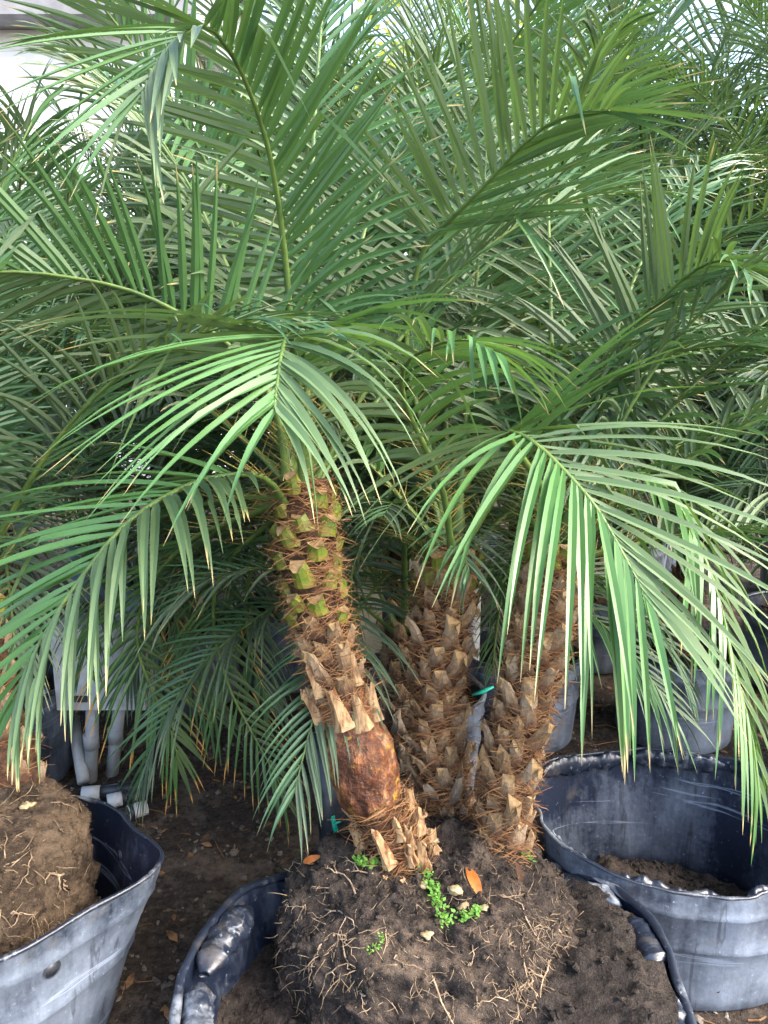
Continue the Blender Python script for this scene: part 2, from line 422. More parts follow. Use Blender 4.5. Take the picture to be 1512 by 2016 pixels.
# the wide tub that carries the triple palm
TC = (.085, 1.19)
def tub_soil(x, y): return .13 * max(0, min(1, (x + .05) / .4)) - .04 * max(0, min(1, (-x - .1) / .3))
tub, tubP = pot('planter_tub', (TC[0], TC[1], .0), .455, .445, .275, .86, 'wide low black tub full of soil under the three trunk palm clump', 0, .05, 1, lambda a: .02 * math.sin(a * 2 + 1) + .012 * math.sin(5 * a), .17, mats=PM, lip=.009, soil_h=tub_soil)
# its folded, crumpled inner lip
def fold_roll(parent, P, a0, a1, inset, r0, seed, n=72, sx=1.25, sz=.85, dz=-.012):
    b = MB(); V = []; F = []; q = 12
    for i in range(n):
        f = i / (n - 1); a = a0 + (a1 - a0) * f
        p = P(a, 1.0, -inset); o = (P(a, 1.0, .1) - P(a, 1.0, 0)).normalized(); p.z += dz
        r = r0 * (.30 + .70 * min(1, 6 * f, 6 * (1 - f))) * (1 + .35 * noise.noise(Vector((a * 5, seed, 0))) - .35 * max(0, noise.noise(Vector((a * 11, seed + 3, 0)))))
        for j in range(q):
            t = 2 * math.pi * j / q
            rr = r * (1 + .30 * fbm((a * 9, math.cos(t), math.sin(t) + seed), 2.0, 4) - .45 * max(0, noise.noise(Vector((a * 16, math.cos(t) * .7, seed))) - .12))
            V.append(p + o * (rr * sx * math.cos(t)) + Vector((0, 0, rr * sz * math.sin(t))))
    for i in range(n - 1):
        for j in range(q): F.append((i * q + j, i * q + (j + 1) % q, (i + 1) * q + (j + 1) % q, (i + 1) * q + j))
    F.append(tuple(range(q))); F.append(tuple(range((n - 1) * q, n * q))[::-1])
    link('folded_lip', mesh('folded_lip', V, F), parent, M['pot_rim'])
fold_roll(tub, tubP, R(150), R(178), .040, .028, 1)
fold_roll(tub, tubP, R(181), R(203), .040, .024, 2)
fold_roll(tub, tubP, R(122), R(136), .035, .018, 3)
fold_roll(tub, tubP, R(-34), R(-2), .038, .030, 4)
fold_roll(tub, tubP, R(3), R(20), .030, .018, 5)
fold_roll(tub, tubP, R(24), R(58), .026, .019, 6)
# the empty dented tub to its right
RC = (.665, 1.625)
ept, eptP = pot('empty_pot', (RC[0], RC[1], 0), .345, .245, .345, .90, 'empty dented black tub with a buckled rim and a scrap of soil inside', R(-12), .10, 5, lambda a: .02 * math.sin(a * 2 + .6) + .03 * math.sin(a), .05, mats=PM, lip=.0045)
for k, (a0, a1, r) in enumerate(((20, 58, .020), (60, 100, .020), (102, 150, .019), (212, 240, .015), (243, 288, .020), (291, 322, .022), (326, 352, .02))):
    fold_roll(ept, eptP, R(a0), R(a1), .014, r, 20 + k, 90, .60, 1.25, -.020)
mound = MB()
V = []; F = []
for i in range(26):
    for j in range(40):
        a = 2 * math.pi * j / 40; r = i / 25
        x, y = -.10 + .19 * r * math.cos(a), .07 + .12 * r * math.sin(a)
        V.append((x, y, .05 + .10 * (1 - r) ** .8 + .03 * fbm((x, y, 2), 12, 4) - .02 * r))
for i in range(25):
    for j in range(40): F.append((i * 40 + j, (i + 1) * 40 + j, (i + 1) * 40 + (j + 1) % 40, i * 40 + (j + 1) % 40))
link('soil_heap', mesh('soil_heap', V, F), ept, M['soil'])
# the torn tub at the left, pulled to a point at its right side
def lshape(a): 
    d = (a + math.pi) % (2 * math.pi) - math.pi
    return 1 + .22 * math.exp(-(d / .28) ** 2)
ltp, ltpP = pot('left_tub', (-.86, 1.36, 0), .345, .30, .40, .80, 'tall grey black tub with a pinched corner holding a sunken root ball', R(0), .03, 9, lambda a: .012 * math.sin(a * 2) - .04 * max(0, math.sin(a)), .11, mats=PM, lip=.0055, shape=lshape, holes=((R(-37), .80, .014), (R(30), .80, .011)))
ltp.name = 'nursery_tub'
# the round pot standing behind
bpt, bptP = pot('nursery_pot', (1.075, 2.66, 0), .225, .215, .335, .90, 'round weathered grey pot of a young bushy palm on bare ground', 0, .02, 14, None, .29, mats=PM, lip=.010, holes=((R(-118), .82, .013), (R(-52), .80, .011)))

# ------------------------------------------------------------------ root balls
def root_ball(name, c, prof, label, seed, m, nth=200, sq=(1, 1), amp=1.0):
    """prof: (radius, z) from the top centre down to the base"""
    pr, _ = catmull([(p[0], p[1], 0) for p in prof], 110)
    V = []; F = []; n = nth
    for i, (r, z, _z) in enumerate(pr):
        for k in range(n):
            a = 2 * math.pi * k / n
            wob = 1 + .10 * fbm((math.cos(a), math.sin(a), seed), 1.1, 2)
            p = Vector((r * wob * sq[0] * math.cos(a), r * wob * sq[1] * math.sin(a), z))
            o = Vector((math.cos(a) * min(1, r / .2), math.sin(a) * min(1, r / .2), .8)).normalized()
            q = p + Vector((c[0], c[1], seed))
            d = .034 * fbm(q, 5, 3) + .022 * fbm(q, 19, 3) + .011 * fbm(q, 55, 3)
            V.append(p + o * d * amp * min(1, .25 + i / 12))
    for i in range(len(pr) - 1):
        for k in range(n): F.append((i * n + k, (i + 1) * n + k, (i + 1) * n + (k + 1) % n, i * n + (k + 1) % n))
    o = link(name, mesh(name, V, F), None, m); o.location = (c[0], c[1], 0)
    tag(o, label, 'root ball')
    bv = BVHTree.FromPolygons([v + Vector((c[0], c[1], 0)) for v in V], F)
    cl = MB()
    for _ in range(4200):
        v = random.choice(V)
        if v.z < .12: continue
        lump(cl, v + Vector((rnd(-.004, .004), rnd(-.004, .004), .001)), random.choice((.0015, .002, .002, .003, .003, .004, .004, .006)))
    tag(link('soil_crumbs', cl.mesh('soil_crumbs', False), o, m), kind='stuff')
    return o, bv
RBC = (.095, 1.40)
rb, rb_bvh = root_ball('root_ball', RBC, [(.0, .385), (.10, .385), (.20, .365), (.265, .315), (.29, .25), (.30, .18), (.32, .10), (.33, .02)], 'dark soil root ball with pale torn roots under the three palm trunks', 3.0, M['soil'], sq=(1.03, .94))
lb, lb_bvh = root_ball('root_ball', (-.90, 1.40), [(.0, .50), (.10, .50), (.20, .485), (.255, .45), (.27, .38), (.275, .28), (.28, .2), (.27, .12)], 'brown dry root ball standing inside the pinched grey tub', 8.0, M['soil_dry'], 150, amp=.8)

def hit(bv, px, py):
    d = ray(px, py).normalized(); o = Vector((0, 0, CAM_Z))
    p, n, _, _ = bv.ray_cast(o, d)
    return p, n
def root_strand(parent, bv, p, n, length, r, branches=2, b=None, mats=None, off=None):
    mb = b or MB()
    def strand(p, d, length, r, lvl):
        pts = [p]; k = 7
        for i in range(k):
            d = (d + Vector((rnd(-.5, .5), rnd(-.5, .5), rnd(-.55, .35)))).normalized()
            q = p + d * (length / k)
            loc, nn, _, dist = bv.find_nearest(q)
            if loc is not None: q = loc + nn * rnd(.0, .008)
            pts.append(q); p = q
        mb.tube([x - off for x in pts], [r * (1 - .8 * i / k) for i in range(k + 1)], 5, tone=random.random())
        if lvl > 0:
            for _ in range(branches):
                i = random.randint(1, k - 2)
                strand(pts[i], (d + Vector((rnd(-1, 1), rnd(-1, 1), rnd(-1, 1)))).normalized(), length * rnd(.3, .6), r * .6, lvl - 1)
    t = n.orthogonal().normalized(); t = (Matrix.Rotation(rnd(0, 6.28), 3, n) @ t)
    strand(p, (t + Vector((0, 0, -.5))).normalized(), length * .9, r * .72, 2)
    return mb
off = Vector((RBC[0], RBC[1], 0))
spots = [(640, 1790, .16, .0028), (700, 1760, .14, .003), (735, 1720, .10, .0025), (660, 1840, .15, .003), (600, 1800, .10, .002), (760, 1830, .08, .002),
         (690, 1900, .14, .003), (640, 1930, .12, .0025), (850, 1920, .16, .003), (860, 1960, .14, .003), (780, 1880, .08, .002), (720, 1960, .10, .0025),
         (1060, 1850, .16, .0028), (1100, 1830, .15, .0025), (1080, 1890, .16, .0026), (1050, 1930, .14, .0025), (1120, 1870, .13, .002), (1030, 1880, .14, .002),
         (560, 1735, .10, .0025), (600, 1700, .12, .002), (980, 1760, .08, .002), (930, 1860, .10, .002), (820, 1790, .08, .0018), (1000, 1970, .10, .002)]
for (px, py, l, r) in spots:
    p, n = hit(rb_bvh, px, py)
    if p is None: continue
    link('root', root_strand(rb, rb_bvh, p, n, l, r, 2, None, None, off).mesh('root'), rb, M['root'])
fr = MB()
for _ in range(850):
    px, py = rnd(545, 1165), rnd(1690, 2000)
    if random.random() < .35: px, py = rnd(1000, 1150), rnd(1800, 1960)
    p, n = hit(rb_bvh, px, py)
    if p is None or p.z < .1: continue
    q = [p]; d = Vector((rnd(-1, 1), rnd(-1, 1), rnd(-1, .4))).normalized()
    l = rnd(.012, .045)
    for i in range(3):
        d = (d + n * .25 + Vector((rnd(-.5, .5), rnd(-.5, .5), rnd(-.5, .3)))).normalized(); q.append(q[-1] + d * l / 3)
    fr.tube([x - off for x in q], [rnd(.0005, .0011), .0008, .0006, .0003], 4)
tag(link('fine_roots', fr.mesh('fine_roots'), rb, M['root_fine']), kind='stuff')
off2 = Vector((-.90, 1.40, 0)); fr2 = MB()
for _ in range(110):
    px, py = rnd(-40, 165), rnd(1545, 1850)
    p, n = hit(lb_bvh, px, py)
    if p is None: continue
    q = [p]; d = Vector((rnd(-1, 1), rnd(-1, 1), rnd(-1, .4))).normalized(); l = rnd(.015, .06)
    for i in range(3):
        d = (d + n * .25 + Vector((rnd(-.5, .5), rnd(-.5, .5), rnd(-.5, .3)))).normalized(); q.append(q[-1] + d * l / 3)
    fr2.tube([x - off2 for x in q], [rnd(.0006, .0014), .0009, .0007, .0003], 4)
tag(link('fine_roots', fr2.mesh('fine_roots'), lb, M['root_fine']), kind='stuff')
for (px, py, l, r) in [(125, 1720, .10, .004), (132, 1745, .10, .003), (20, 1800, .08, .003), (60, 1680, .08, .002), (10, 1690, .08, .002), (100, 1580, .08, .002)]:
    p, n = hit(lb_bvh, px, py)
    if p is not None: link('root', root_strand(lb, lb_bvh, p, n, l, r, 1, None, None, off2).mesh('root'), lb, M['root'])

# ------------------------------------------------------------------ palm fronds
def frame_along(P, n0):
    T = np.gradient(P, axis=0); T /= np.linalg.norm(T, axis=1)[:, None]
    Nn = np.zeros_like(P); n = np.array(n0, float)
    for i in range(len(P)):
        n = n - T[i] * n.dot(T[i]); n /= max(1e-9, np.linalg.norm(n)); Nn[i] = n
    return T, np.cross(T, Nn), Nn
def leaflet_geo(base, d, T, Nr, length, width, droop, tone, torn=False, kink=None, seg=7, curl=0.0):
    """one blade: a folded, tapering ribbon that sags under its own weight; returns V, F, along"""
    if torn: seg = 12
    d = d / np.linalg.norm(d); p = np.array(base, float); C = [p.copy()]; D = [d.copy()]
    g = np.array((0, 0, -1.0))
    for i in range(seg):
        f = (i + 1) / seg
        k = droop * f * (2.2 / seg)
        if kink is not None and abs(f - kink) < .5 / seg: k += 1.3
        d = d + g * k + np.array(T) * (curl / seg); d /= np.linalg.norm(d)
        p = p + d * (length / seg); C.append(p.copy()); D.append(d.copy())
    V = []; A = []; F = []
    Wp = None
    lm = rm = 1.0
    for i in range(seg + 1):
        f = i / seg; dd = D[i]
        W = T - dd * dd.dot(T)
        if np.linalg.norm(W) < .15: W = np.cross(Nr, dd)
        W /= np.linalg.norm(W)
        if Wp is not None and W.dot(Wp) < 0: W = -W
        Wp = W
        n = np.cross(W, dd)
        if n.dot(Nr) < 0: n = -n
        prof = (.45 + .55 * min(1, f / .14)) * (1 - max(0, (f - .30) / .70) ** 1.7) + .02
        if torn and i > 2 and random.random() < .35: lm, rm = random.choice(((.35, 1), (1, .4), (.6, .7), (.15, .8), (1, 1)))
        hw = width * .5 * prof
        fold = .55 * hw
        e1 = C[i] + W * hw * lm + n * fold * lm; e2 = C[i] - W * hw * rm + n * fold * rm
        V += [e1, C[i], C[i], e2]; A += [f] * 4
    for i in range(seg):
        o = i * 4; q = o + 4
        F += [(o, o + 1, q + 1, q), (o + 2, o + 3, q + 3, q + 2)]
    return V, F, A
def frond(palm, pts, n=34, Lmax=.30, width=.015, hero=False, mat_leaf='leaf', n0=None, s0=.20, ang=(72, 24), vee=22, droop=.5, rb0=.011, torn=0.0, sides=(1, 1), jit=1.0, prof=None, data=None, kinks=.06, len_left=1.0, len_right=1.0, spines=True, ang2=None, droop2=None):
    """rachis through pts (world) with two rows of leaflets; hero: each leaflet an object of its own"""
    P, Ltot = catmull(pts, 60)
    if n0 is None:
        d = P[-1] - P[0]; d[2] = 0; dn = np.linalg.norm(d)
        n0 = np.array((0, 0, 1.0)) - (d / dn * .8 if dn > .02 else np.array((0, -1, 0)))
    T, Sd, Nn = frame_along(P, n0)
    org = np.array(palm.location) if palm is not None else np.zeros(3)
    Pl = P - org
    m = MB(); k = 24
    idx = np.linspace(0, 59, k).astype(int)
    q = 6; V = []; F = []
    for ii, i in enumerate(idx):
        f = i / 59
        r = rb0 * (1 - f) ** .9 * (.62 + .38 * max(0, 1 - f / .12)) + .0013
        for j in range(q):
            a = 2 * math.pi * j / q
            V.append(Pl[i] + Sd[i] * (r * (1.15 + .9 * max(0, 1 - f / .10)) * math.cos(a)) + Nn[i] * (r * .8 * math.sin(a)))
    for ii in range(k - 1):
        for j in range(q): F.append((ii * q + j, ii * q + (j + 1) % q, (ii + 1) * q + (j + 1) % q, (ii + 1) * q + j))
    F.append(tuple(range((k - 1) * q, k * q)))
    m.add(V, F, 0)
    if spines:
        for side in (1, -1):
            for f in np.arange(.07, s0, .022):
                i = int(f * 59); d = T[i] * .5 + Sd[i] * side * rnd(.7, 1) + Nn[i] * rnd(.1, .6)
                d /= np.linalg.norm(d); l = .03 + .22 * (f / s0) * rnd(.15, .35)
                m.tube([Pl[i], Pl[i] + d * l * .5, Pl[i] + d * l], [.0016, .0012, .0003], 4, 1, False)
    fo = link('frond', m.mesh('frond_rachis'), palm, [M['rachis'], M['spine']])
    J = MB()
    for side in (1, -1):
        ss = np.linspace(s0, .995, n) if side == 1 else np.linspace(s0 + .01, .985, n)
        for c, s in enumerate(ss):
            s = min(.995, s + rnd(-.006, .006) * jit)
            i = s * 59; i0 = int(i); i1 = min(59, i0 + 1); fr_ = i - i0
            p = Pl[i0] * (1 - fr_) + Pl[i1] * fr_
            t, sd, nn = T[i0], Sd[i0], Nn[i0]
            u = (s - s0) / (1 - s0)
            an = ang if side == 1 or ang2 is None else ang2
            a = R(an[0] + (an[1] - an[0]) * u ** 1.15 + rnd(-6, 6) * jit)
            v = R(vee * (1 - .4 * u) + rnd(-14, 14) * jit)
            d = t * math.cos(a) + (sd * side * math.cos(v) + nn * math.sin(v)) * math.sin(a)
            pf = (prof(u) if prof else (.55 + .45 * min(1, u / .22)) * (1 - .45 * max(0, (u - .55) / .45) ** 1.5))
            ln = Lmax * pf * rnd(.9, 1.08) * (len_right if side == 1 else len_left)
            V, F, A = leaflet_geo(p, d, t, nn, ln, width * rnd(.85, 1.1) * (1 - .25 * u), (droop if side == 1 or droop2 is None else droop2) * rnd(.6, 1.4), 0, random.random() < torn, rnd(.3, .6) if random.random() < kinks else None, 7 if hero else 6, rnd(-.05, .15))
            tone = random.random()
            if hero:
                o = link('leaflet', mesh('leaflet', V, F, True, None, {'along': A, 'tone': [tone] * len(V)}), fo, M[mat_leaf])
            else:
                J.add(V, F, 0, A, [tone] * len(V))
    if not hero:
        tag(link('leaflets', J.mesh('leaflets'), fo, M[mat_leaf]), kind='stuff')
    return fo
def arc(base, az, el, length, sag, k=7, side=0.0):
    """rachis points that leave base at elevation el towards azimuth az (0 = away from the viewer, + = right) and bow over"""
    p = Vector(base); P = [p.copy()]; e = el; a = az
    for i in range(k):
        f = (i + 1) / k
        d = Vector((math.sin(a) * math.cos(e), math.cos(a) * math.cos(e), math.sin(e)))
        p = p + d * (length / k); P.append(p.copy())
        e -= sag * f * 2 / k; a += side / k
    return P

# ------------------------------------------------------------------ palm trunks
def stub_mesh(kind, v):
    """cut leaf base: broad foot, keeled outer face, oblique cut on top; local +X out, +Z up"""
    random.seed(100 + v * 7 + {'green': 0, 'tan': 50, 'grey': 90}[kind])
    w0, w1, h, t0, t1 = {'green': (.044, .032, .040, .024, .017), 'tan': (.048, .023, .056, .020, .010), 'grey': (.044, .015, .058, .016, .008)}[kind]
    h *= rnd(.8, 1.25); w1 *= rnd(.8, 1.2)
    V = []; F = []; lv = 4; q = 6
    lean = rnd(.25, .55) * h; bend = rnd(-1, 1)
    for i in range(lv):
        f = i / (lv - 1)
        wd = (w0 + (w1 - w0) * f ** .7) * .5; th = t0 + (t1 - t0) * f; x = lean * f - .006
        prof = [(-.1, -1), (.55, -.86), (1.0, -.25), (1.0, .25), (.55, .86), (-.1, 1)]
        for (a, s) in prof:
            z = h * f
            if i == lv - 1: z += (-.28 * h * a + (rnd(-.28, .20) * h if kind != 'green' else rnd(-.03, .03) * h)) + .10 * h * (1 - abs(s)) * (-1 if kind == 'green' else 1)
            V.append((x + th * a + (rnd(-.003, .003) if kind != 'green' else 0), wd * s * (1 + rnd(-.14, .14)) + (.004 * bend * f), z))
    mi = []
    for i in range(lv - 1):
        for j in range(q):
            F.append((i * q + j, i * q + (j + 1) % q, (i + 1) * q + (j + 1) % q, (i + 1) * q + j)); mi.append(0)
    c = len(V); top = [V[(lv - 1) * q + j] for j in range(q)]
    V.append((sum(p[0] for p in top) / q, 0, sum(p[2] for p in top) / q - .004))
    for j in range(q): F.append(((lv - 1) * q + j, (lv - 1) * q + (j + 1) % q, c)); mi.append(1)
    me = mesh('leaf_base', V, F, False, mi)
    body = {'green': M['stub_green'], 'tan': M['stub_tan'], 'grey': M['stub_grey']}[kind]
    me.materials.append(body); me.materials.append(M['stub_cut'] if kind != 'grey' else M['stub_tan'])
    return me
STUBS = {k: [stub_mesh(k, v) for v in range(9)] for k in ('green', 'tan', 'grey')}
random.seed(21)
def palm_trunk(palm, path, rad, stubs=True, rows=15, per=7, fibre_n=2500, kinds=None, skip=None, seed=0, scale=1.0, grey=False, fmat=None):
    """path: world points from the base up; rad: radius at each"""
    P, Ltot = catmull(path, 60)
    rr = np.interp(np.linspace(0, 1, 60), np.linspace(0, 1, len(rad)), rad)
    T, Sx, Ny = frame_along(P, (0, -1, 0))
    org = np.array(palm.location); Pl = P - org
    n = 40; V = []; F = []
    for i in range(60):
        for k in range(n):
            a = 2 * math.pi * k / n; o = Sx[i] * math.cos(a) + Ny[i] * math.sin(a)
            d = .010 * fbm(Vector(P[i] + o * .08), 22, 4) + .006 * fbm(Vector(P[i] + o * .08), 60, 2)
            V.append(Pl[i] + o * (rr[i] + d))
    for i in range(59):
        for k in range(n): F.append((i * n + k, i * n + (k + 1) % n, (i + 1) * n + (k + 1) % n, (i + 1) * n + k))
    F.append(tuple(range(59 * n, 60 * n)))
    tr = link('trunk', mesh('trunk', V, F), palm, M['bark'])
    def frame(f, a):
        i = min(59, max(0, int(round(f * 59)))); o = Sx[i] * math.cos(a) + Ny[i] * math.sin(a)
        return Pl[i], T[i], o, rr[i]
    if stubs:
        cnt = 0
        tot = rows * per
        for q in range(tot):
            f = .03 + .95 * q / tot; a = q * 2.39996 + seed + rnd(-.10, .10)
            if skip and skip[0] < f < skip[1]: continue
            p, t, o, r = frame(f, a)
            kind = kinds(f)
            X = Vector(o); Z = Vector(t); Y = Z.cross(X).normalized()
            s = scale * rnd(.85, 1.15)
            Mx = Matrix((X, Y, Z)).transposed().to_4x4()
            ob = link('leaf_base', random.choice(STUBS[kind]), tr)
            ob.matrix_local = Matrix.Translation(Vector(p + o * (r - .006))) @ Mx @ Matrix.Rotation(rnd(-.18, .18), 4, 'X') @ Matrix.Rotation(rnd(-.10, .14), 4, 'Y') @ Matrix.Diagonal((s, s, s * rnd(.9, 1.2), 1))
    fb = MB()
    for _ in range(fibre_n):
        f = rnd(.0, .99)
        if skip and .22 < f < skip[1] - .03: continue
        a = rnd(0, 6.283); p, t, o, r = frame(f, a)
        side = np.cross(t, o); sg = random.choice((-1, 1))
        q = p + o * (r + rnd(-.002, .011)); d = side * sg * rnd(.4, 1.1) + t * rnd(-.5, .6) + o * rnd(.0, .35)
        l = rnd(.025, .075); pts = [q]; cur = rnd(.2, .7)
        for i in range(4):
            d = d / np.linalg.norm(d); q = q + d * l / 4; pts.append(q)
            oo = q - p; oo = oo - t * oo.dot(t); oo /= max(1e-6, np.linalg.norm(oo))
            d = d - oo * cur * .35 + np.array((rnd(-.3, .3), rnd(-.3, .3), rnd(-.35, .2)))
        W = rnd(.0006, .0016)
        V = []; F = []
        for i, x in enumerate(pts):
            s_ = np.array(t) * W * (1 - .18 * i) ; V += [x + s_, x - s_]
        for i in range(4): F.append((2 * i, 2 * i + 1, 2 * i + 3, 2 * i + 2))
        fb.add(V, F, 0)
    tag(link('fibre', fb.mesh('fibre'), tr, fmat or M['fibre']), kind='stuff')
    return tr, frame

G3 = 'palms of the three trunk clump'
def px_path(L_): return [at(x, y, Y) for (x, y, Y) in L_]
def rpx(hw, path, k=.80): return [k * h * (p - Vector((0, 0, CAM_Z))).dot(Vector((0, CP, -SP))) / FPX for h, p in zip(hw, path)]

# --- leaning trunk
T1 = px_path([(800, 1720, 1.43), (768, 1640, 1.43), (738, 1570, 1.43), (712, 1490, 1.44), (690, 1420, 1.45), (664, 1340, 1.46), (640, 1250, 1.47), (616, 1150, 1.48), (606, 1050, 1.50), (598, 945, 1.52)])
p1 = empty('palm_tree', T1[0]); tag(p1, 'leaning palm of the clump with a peeled brown patch low on its trunk', 'palm tree', G3)
r1 = rpx([72, 62, 58, 66, 55, 50, 58, 64, 66, 60], T1, .82)
kind1 = lambda f: 'green' if f > .66 else ('tan' if f > .42 or f < .2 else 'grey')
tr1, fr1 = palm_trunk(p1, T1, r1, True, 17, 6, 3600, kind1, (.0, .47), 0.6)
# peeled bulge and the four tall old leaf bases round it
def sleeve(parent, frame, f0, f1, bulge):
    V = []; F = []; n = 48; k = 40
    for i in range(k):
        f = f0 + (f1 - f0) * i / (k - 1); u = i / (k - 1)
        for j in range(n):
            a = 2 * math.pi * j / n; p, t, o, r = frame(f, a)
            # interpolate between neighbouring frames for a smooth skin
            g = f * 59; i0 = int(g); p2, t2, o2, r2 = frame(min(1, (i0 + 1) / 59), a); p_, t_, o_, r_ = frame(i0 / 59, a); w_ = g - i0
            p = p_ * (1 - w_) + p2 * w_; o = o_ * (1 - w_) + o2 * w_; r = r_ * (1 - w_) + r2 * w_
            fl = noise.noise(Vector((math.cos(a) * 2.2, math.sin(a) * 2.2, u * 1.1 + 4)))
            e = bulge(u) + .006 * fbm(Vector((math.cos(a) * .9, math.sin(a) * .9, u * 1.6)), 3.2, 4) + .0030 * fbm(Vector((math.cos(a), math.sin(a), u * 1.2)), 14, 3) + (.006 if fl > .12 and u < .62 else 0) - (.004 if .60 < u < .66 else 0)
            V.append(p + o * (r + e))
    for i in range(k - 1):
        for j in range(n): F.append((i * n + j, i * n + (j + 1) % n, (i + 1) * n + (j + 1) % n, (i + 1) * n + j))
    return link('peeled_bark', mesh('peeled_bark', V, F), parent, M['peeled'])
pb = sleeve(tr1, fr1, .20, .50, lambda u: .008 * math.sin(min(1, u / .80) * math.pi) + .006 - .009 * max(0, 1 - u / .10) ** 2 - .012 * (u > .97))
pb['label'] = 'smooth reddish brown peeled bark with yellow spots'
def tall_stub(parent, frame, f, a, h, wd, lean):
    p, t, o, r = frame(f, a); X = Vector(o); Z = Vector(t); Y = Z.cross(X).normalized()
    V = []; F = []; lv = 7; q = 8
    for i in range(lv):
        g = i / (lv - 1); w_ = wd * (1.25 - .75 * g ** .5) * .5; th = .016 * (1 - .5 * g)
        c = Vector(p) + X * (r + .004 + lean * g * g) + Z * (h * g)
        for j in range(q):
            b_ = 2 * math.pi * j / q
            zz = Z * (rnd(-.014, .012) if i == lv - 1 else 0) + Y * rnd(-.0012, .0012)
            V.append(c + Y * (w_ * math.cos(b_)) + X * (th * math.sin(b_) * (1.0 - .3 * math.cos(b_ * 2))) + zz)
    for i in range(lv - 1):
        for j in range(q): F.append((i * q + j, i * q + (j + 1) % q, (i + 1) * q + (j + 1) % q, (i + 1) * q + j))
    F.append(tuple(range((lv - 1) * q, lv * q)))
    link('leaf_base', mesh('tall_leaf_base', V, F, False), parent, M['stub_old'])
for (f, a, h, wd, ln) in [(.425, 1.68, .085, .042, .010), (.405, .98, .070, .038, .006), (.40, .30, .080, .018, .012), (.42, 2.75, .085, .020, .018), (.50, 2.25, .070, .026, .012), (.51, .62, .065, .024, .010), (.08, 1.75, .085, .030, .012), (.06, 1.0, .05, .022, .01), (.03, .7, .07, .028, .02), (.03, 2.3, .06, .024, .01)]:
    tall_stub(tr1, fr1, f, a, h, wd, ln)
for k in range(22):                      # frayed old bases round the foot
    tall_stub(tr1, fr1, rnd(.0, .14), k * 2.4 + rnd(-.2, .2), rnd(.03, .065), rnd(.014, .028), rnd(.006, .024))
# --- middle trunk, standing a little behind
T2 = px_path([(890, 1690, 1.57), (884, 1620, 1.60), (872, 1540, 1.60), (860, 1450, 1.60), (862, 1350, 1.60), (868, 1250, 1.60), (884, 1150, 1.61), (893, 1075, 1.62)])
p2 = empty('palm_tree', T2[0]); tag(p2, 'upright palm of the clump between the leaning trunk and the third trunk', 'palm tree', G3)
kind2 = lambda f: 'green' if f > .86 else ('tan' if f > .25 else 'grey')
tr2, fr2_ = palm_trunk(p2, T2, rpx([56, 54, 52, 54, 56, 56, 54, 50], T2, .80), True, 17, 6, 3400, kind2, None, 2.0)
# --- trunk that leans the other way
T3 = px_path([(985, 1700, 1.45), (992, 1620, 1.47), (1003, 1540, 1.48), (1018, 1450, 1.49), (1040, 1350, 1.50), (1062, 1250, 1.51), (1086, 1150, 1.52), (1098, 1070, 1.53)])
p3 = empty('palm_tree', T3[0]); tag(p3, 'palm of the clump whose shaggy trunk leans towards the empty tub', 'palm tree', G3)
tr3, fr3 = palm_trunk(p3, T3, rpx([60, 52, 50, 54, 56, 58, 58, 52], T3, .80), True, 17, 6, 3600, lambda f: 'green' if f > .90 else 'tan', None, 4.1)
# --- dark trunk behind the clump
T4 = px_path([(800, 1640, 1.95), (792, 1500, 1.97), (790, 1380, 1.99), (796, 1240, 2.0)])
p4 = empty('palm_tree', T4[0])
tag(p4, 'short dark trunked palm standing behind the clump between the two front trunks', 'palm tree')
palm_trunk(p4, T4, rpx([46, 44, 44, 42], T4, .85), True, 12, 6, 900, lambda f: 'grey' if f < .6 else 'tan', None, 1.0, fmat=M['fibre_grey'])

# ------------------------------------------------------------------ fronds of the clump that the photo shows one by one
c1 = T1[-1]; c2 = T2[-1]; c3 = T3[-1]
# the tall one that arches over
frond(p1, [c1 + Vector((0, .02, -.06))] + px_path([(582, 760, 1.57), (570, 600, 1.57), (556, 460, 1.53), (532, 310, 1.46), (492, 180, 1.38), (446, 92, 1.30), (405, 52, 1.23), (352, 72, 1.16), (305, 130, 1.10), (275, 195, 1.06)]), 42, .34, .0150, True, 'leaf', (.25, 1, .1), .30, (96, 20), 6, .16, .011, ang2=(52, 18), droop2=.06)
# the one that reaches out towards the viewer
frond(p1, [c1 + Vector((0, -.03, -.05))] + px_path([(592, 830, 1.44), (582, 720, 1.38), (570, 660, 1.28), (556, 690, 1.16), (545, 760, 1.06), (541, 810, 1.00)]), 28, .40, .0165, True, 'leaf_fresh', None, .34, (80, 22), 8, .34, .011, torn=.12, kinks=.05, ang2=(66, 20), droop2=.60, len_left=.84)
# the torn one that hangs at the side
frond(p1, [c1 + Vector((-.03, -.02, -.06))] + px_path([(520, 940, 1.42), (420, 940, 1.33), (330, 975, 1.25), (250, 1030, 1.19), (180, 1110, 1.14), (110, 1210, 1.10), (55, 1310, 1.07), (30, 1390, 1.05)]), 32, .34, .0160, True, 'leaf_fresh', None, .24, (70, 22), 5, .26, .011, torn=.25, kinks=.03, len_left=.74, droop2=.75)
# the one that runs out of the frame at the side
frond(p1, [c1 + Vector((-.03, .0, -.05))] + px_path([(540, 800, 1.50), (450, 680, 1.48), (350, 615, 1.44), (250, 570, 1.40), (130, 545, 1.35), (0, 535, 1.30), (-120, 560, 1.25)]), 34, .29, .0150, True, 'leaf', (.1, .5, .8), .26, (72, 24), 22, .28, .010)
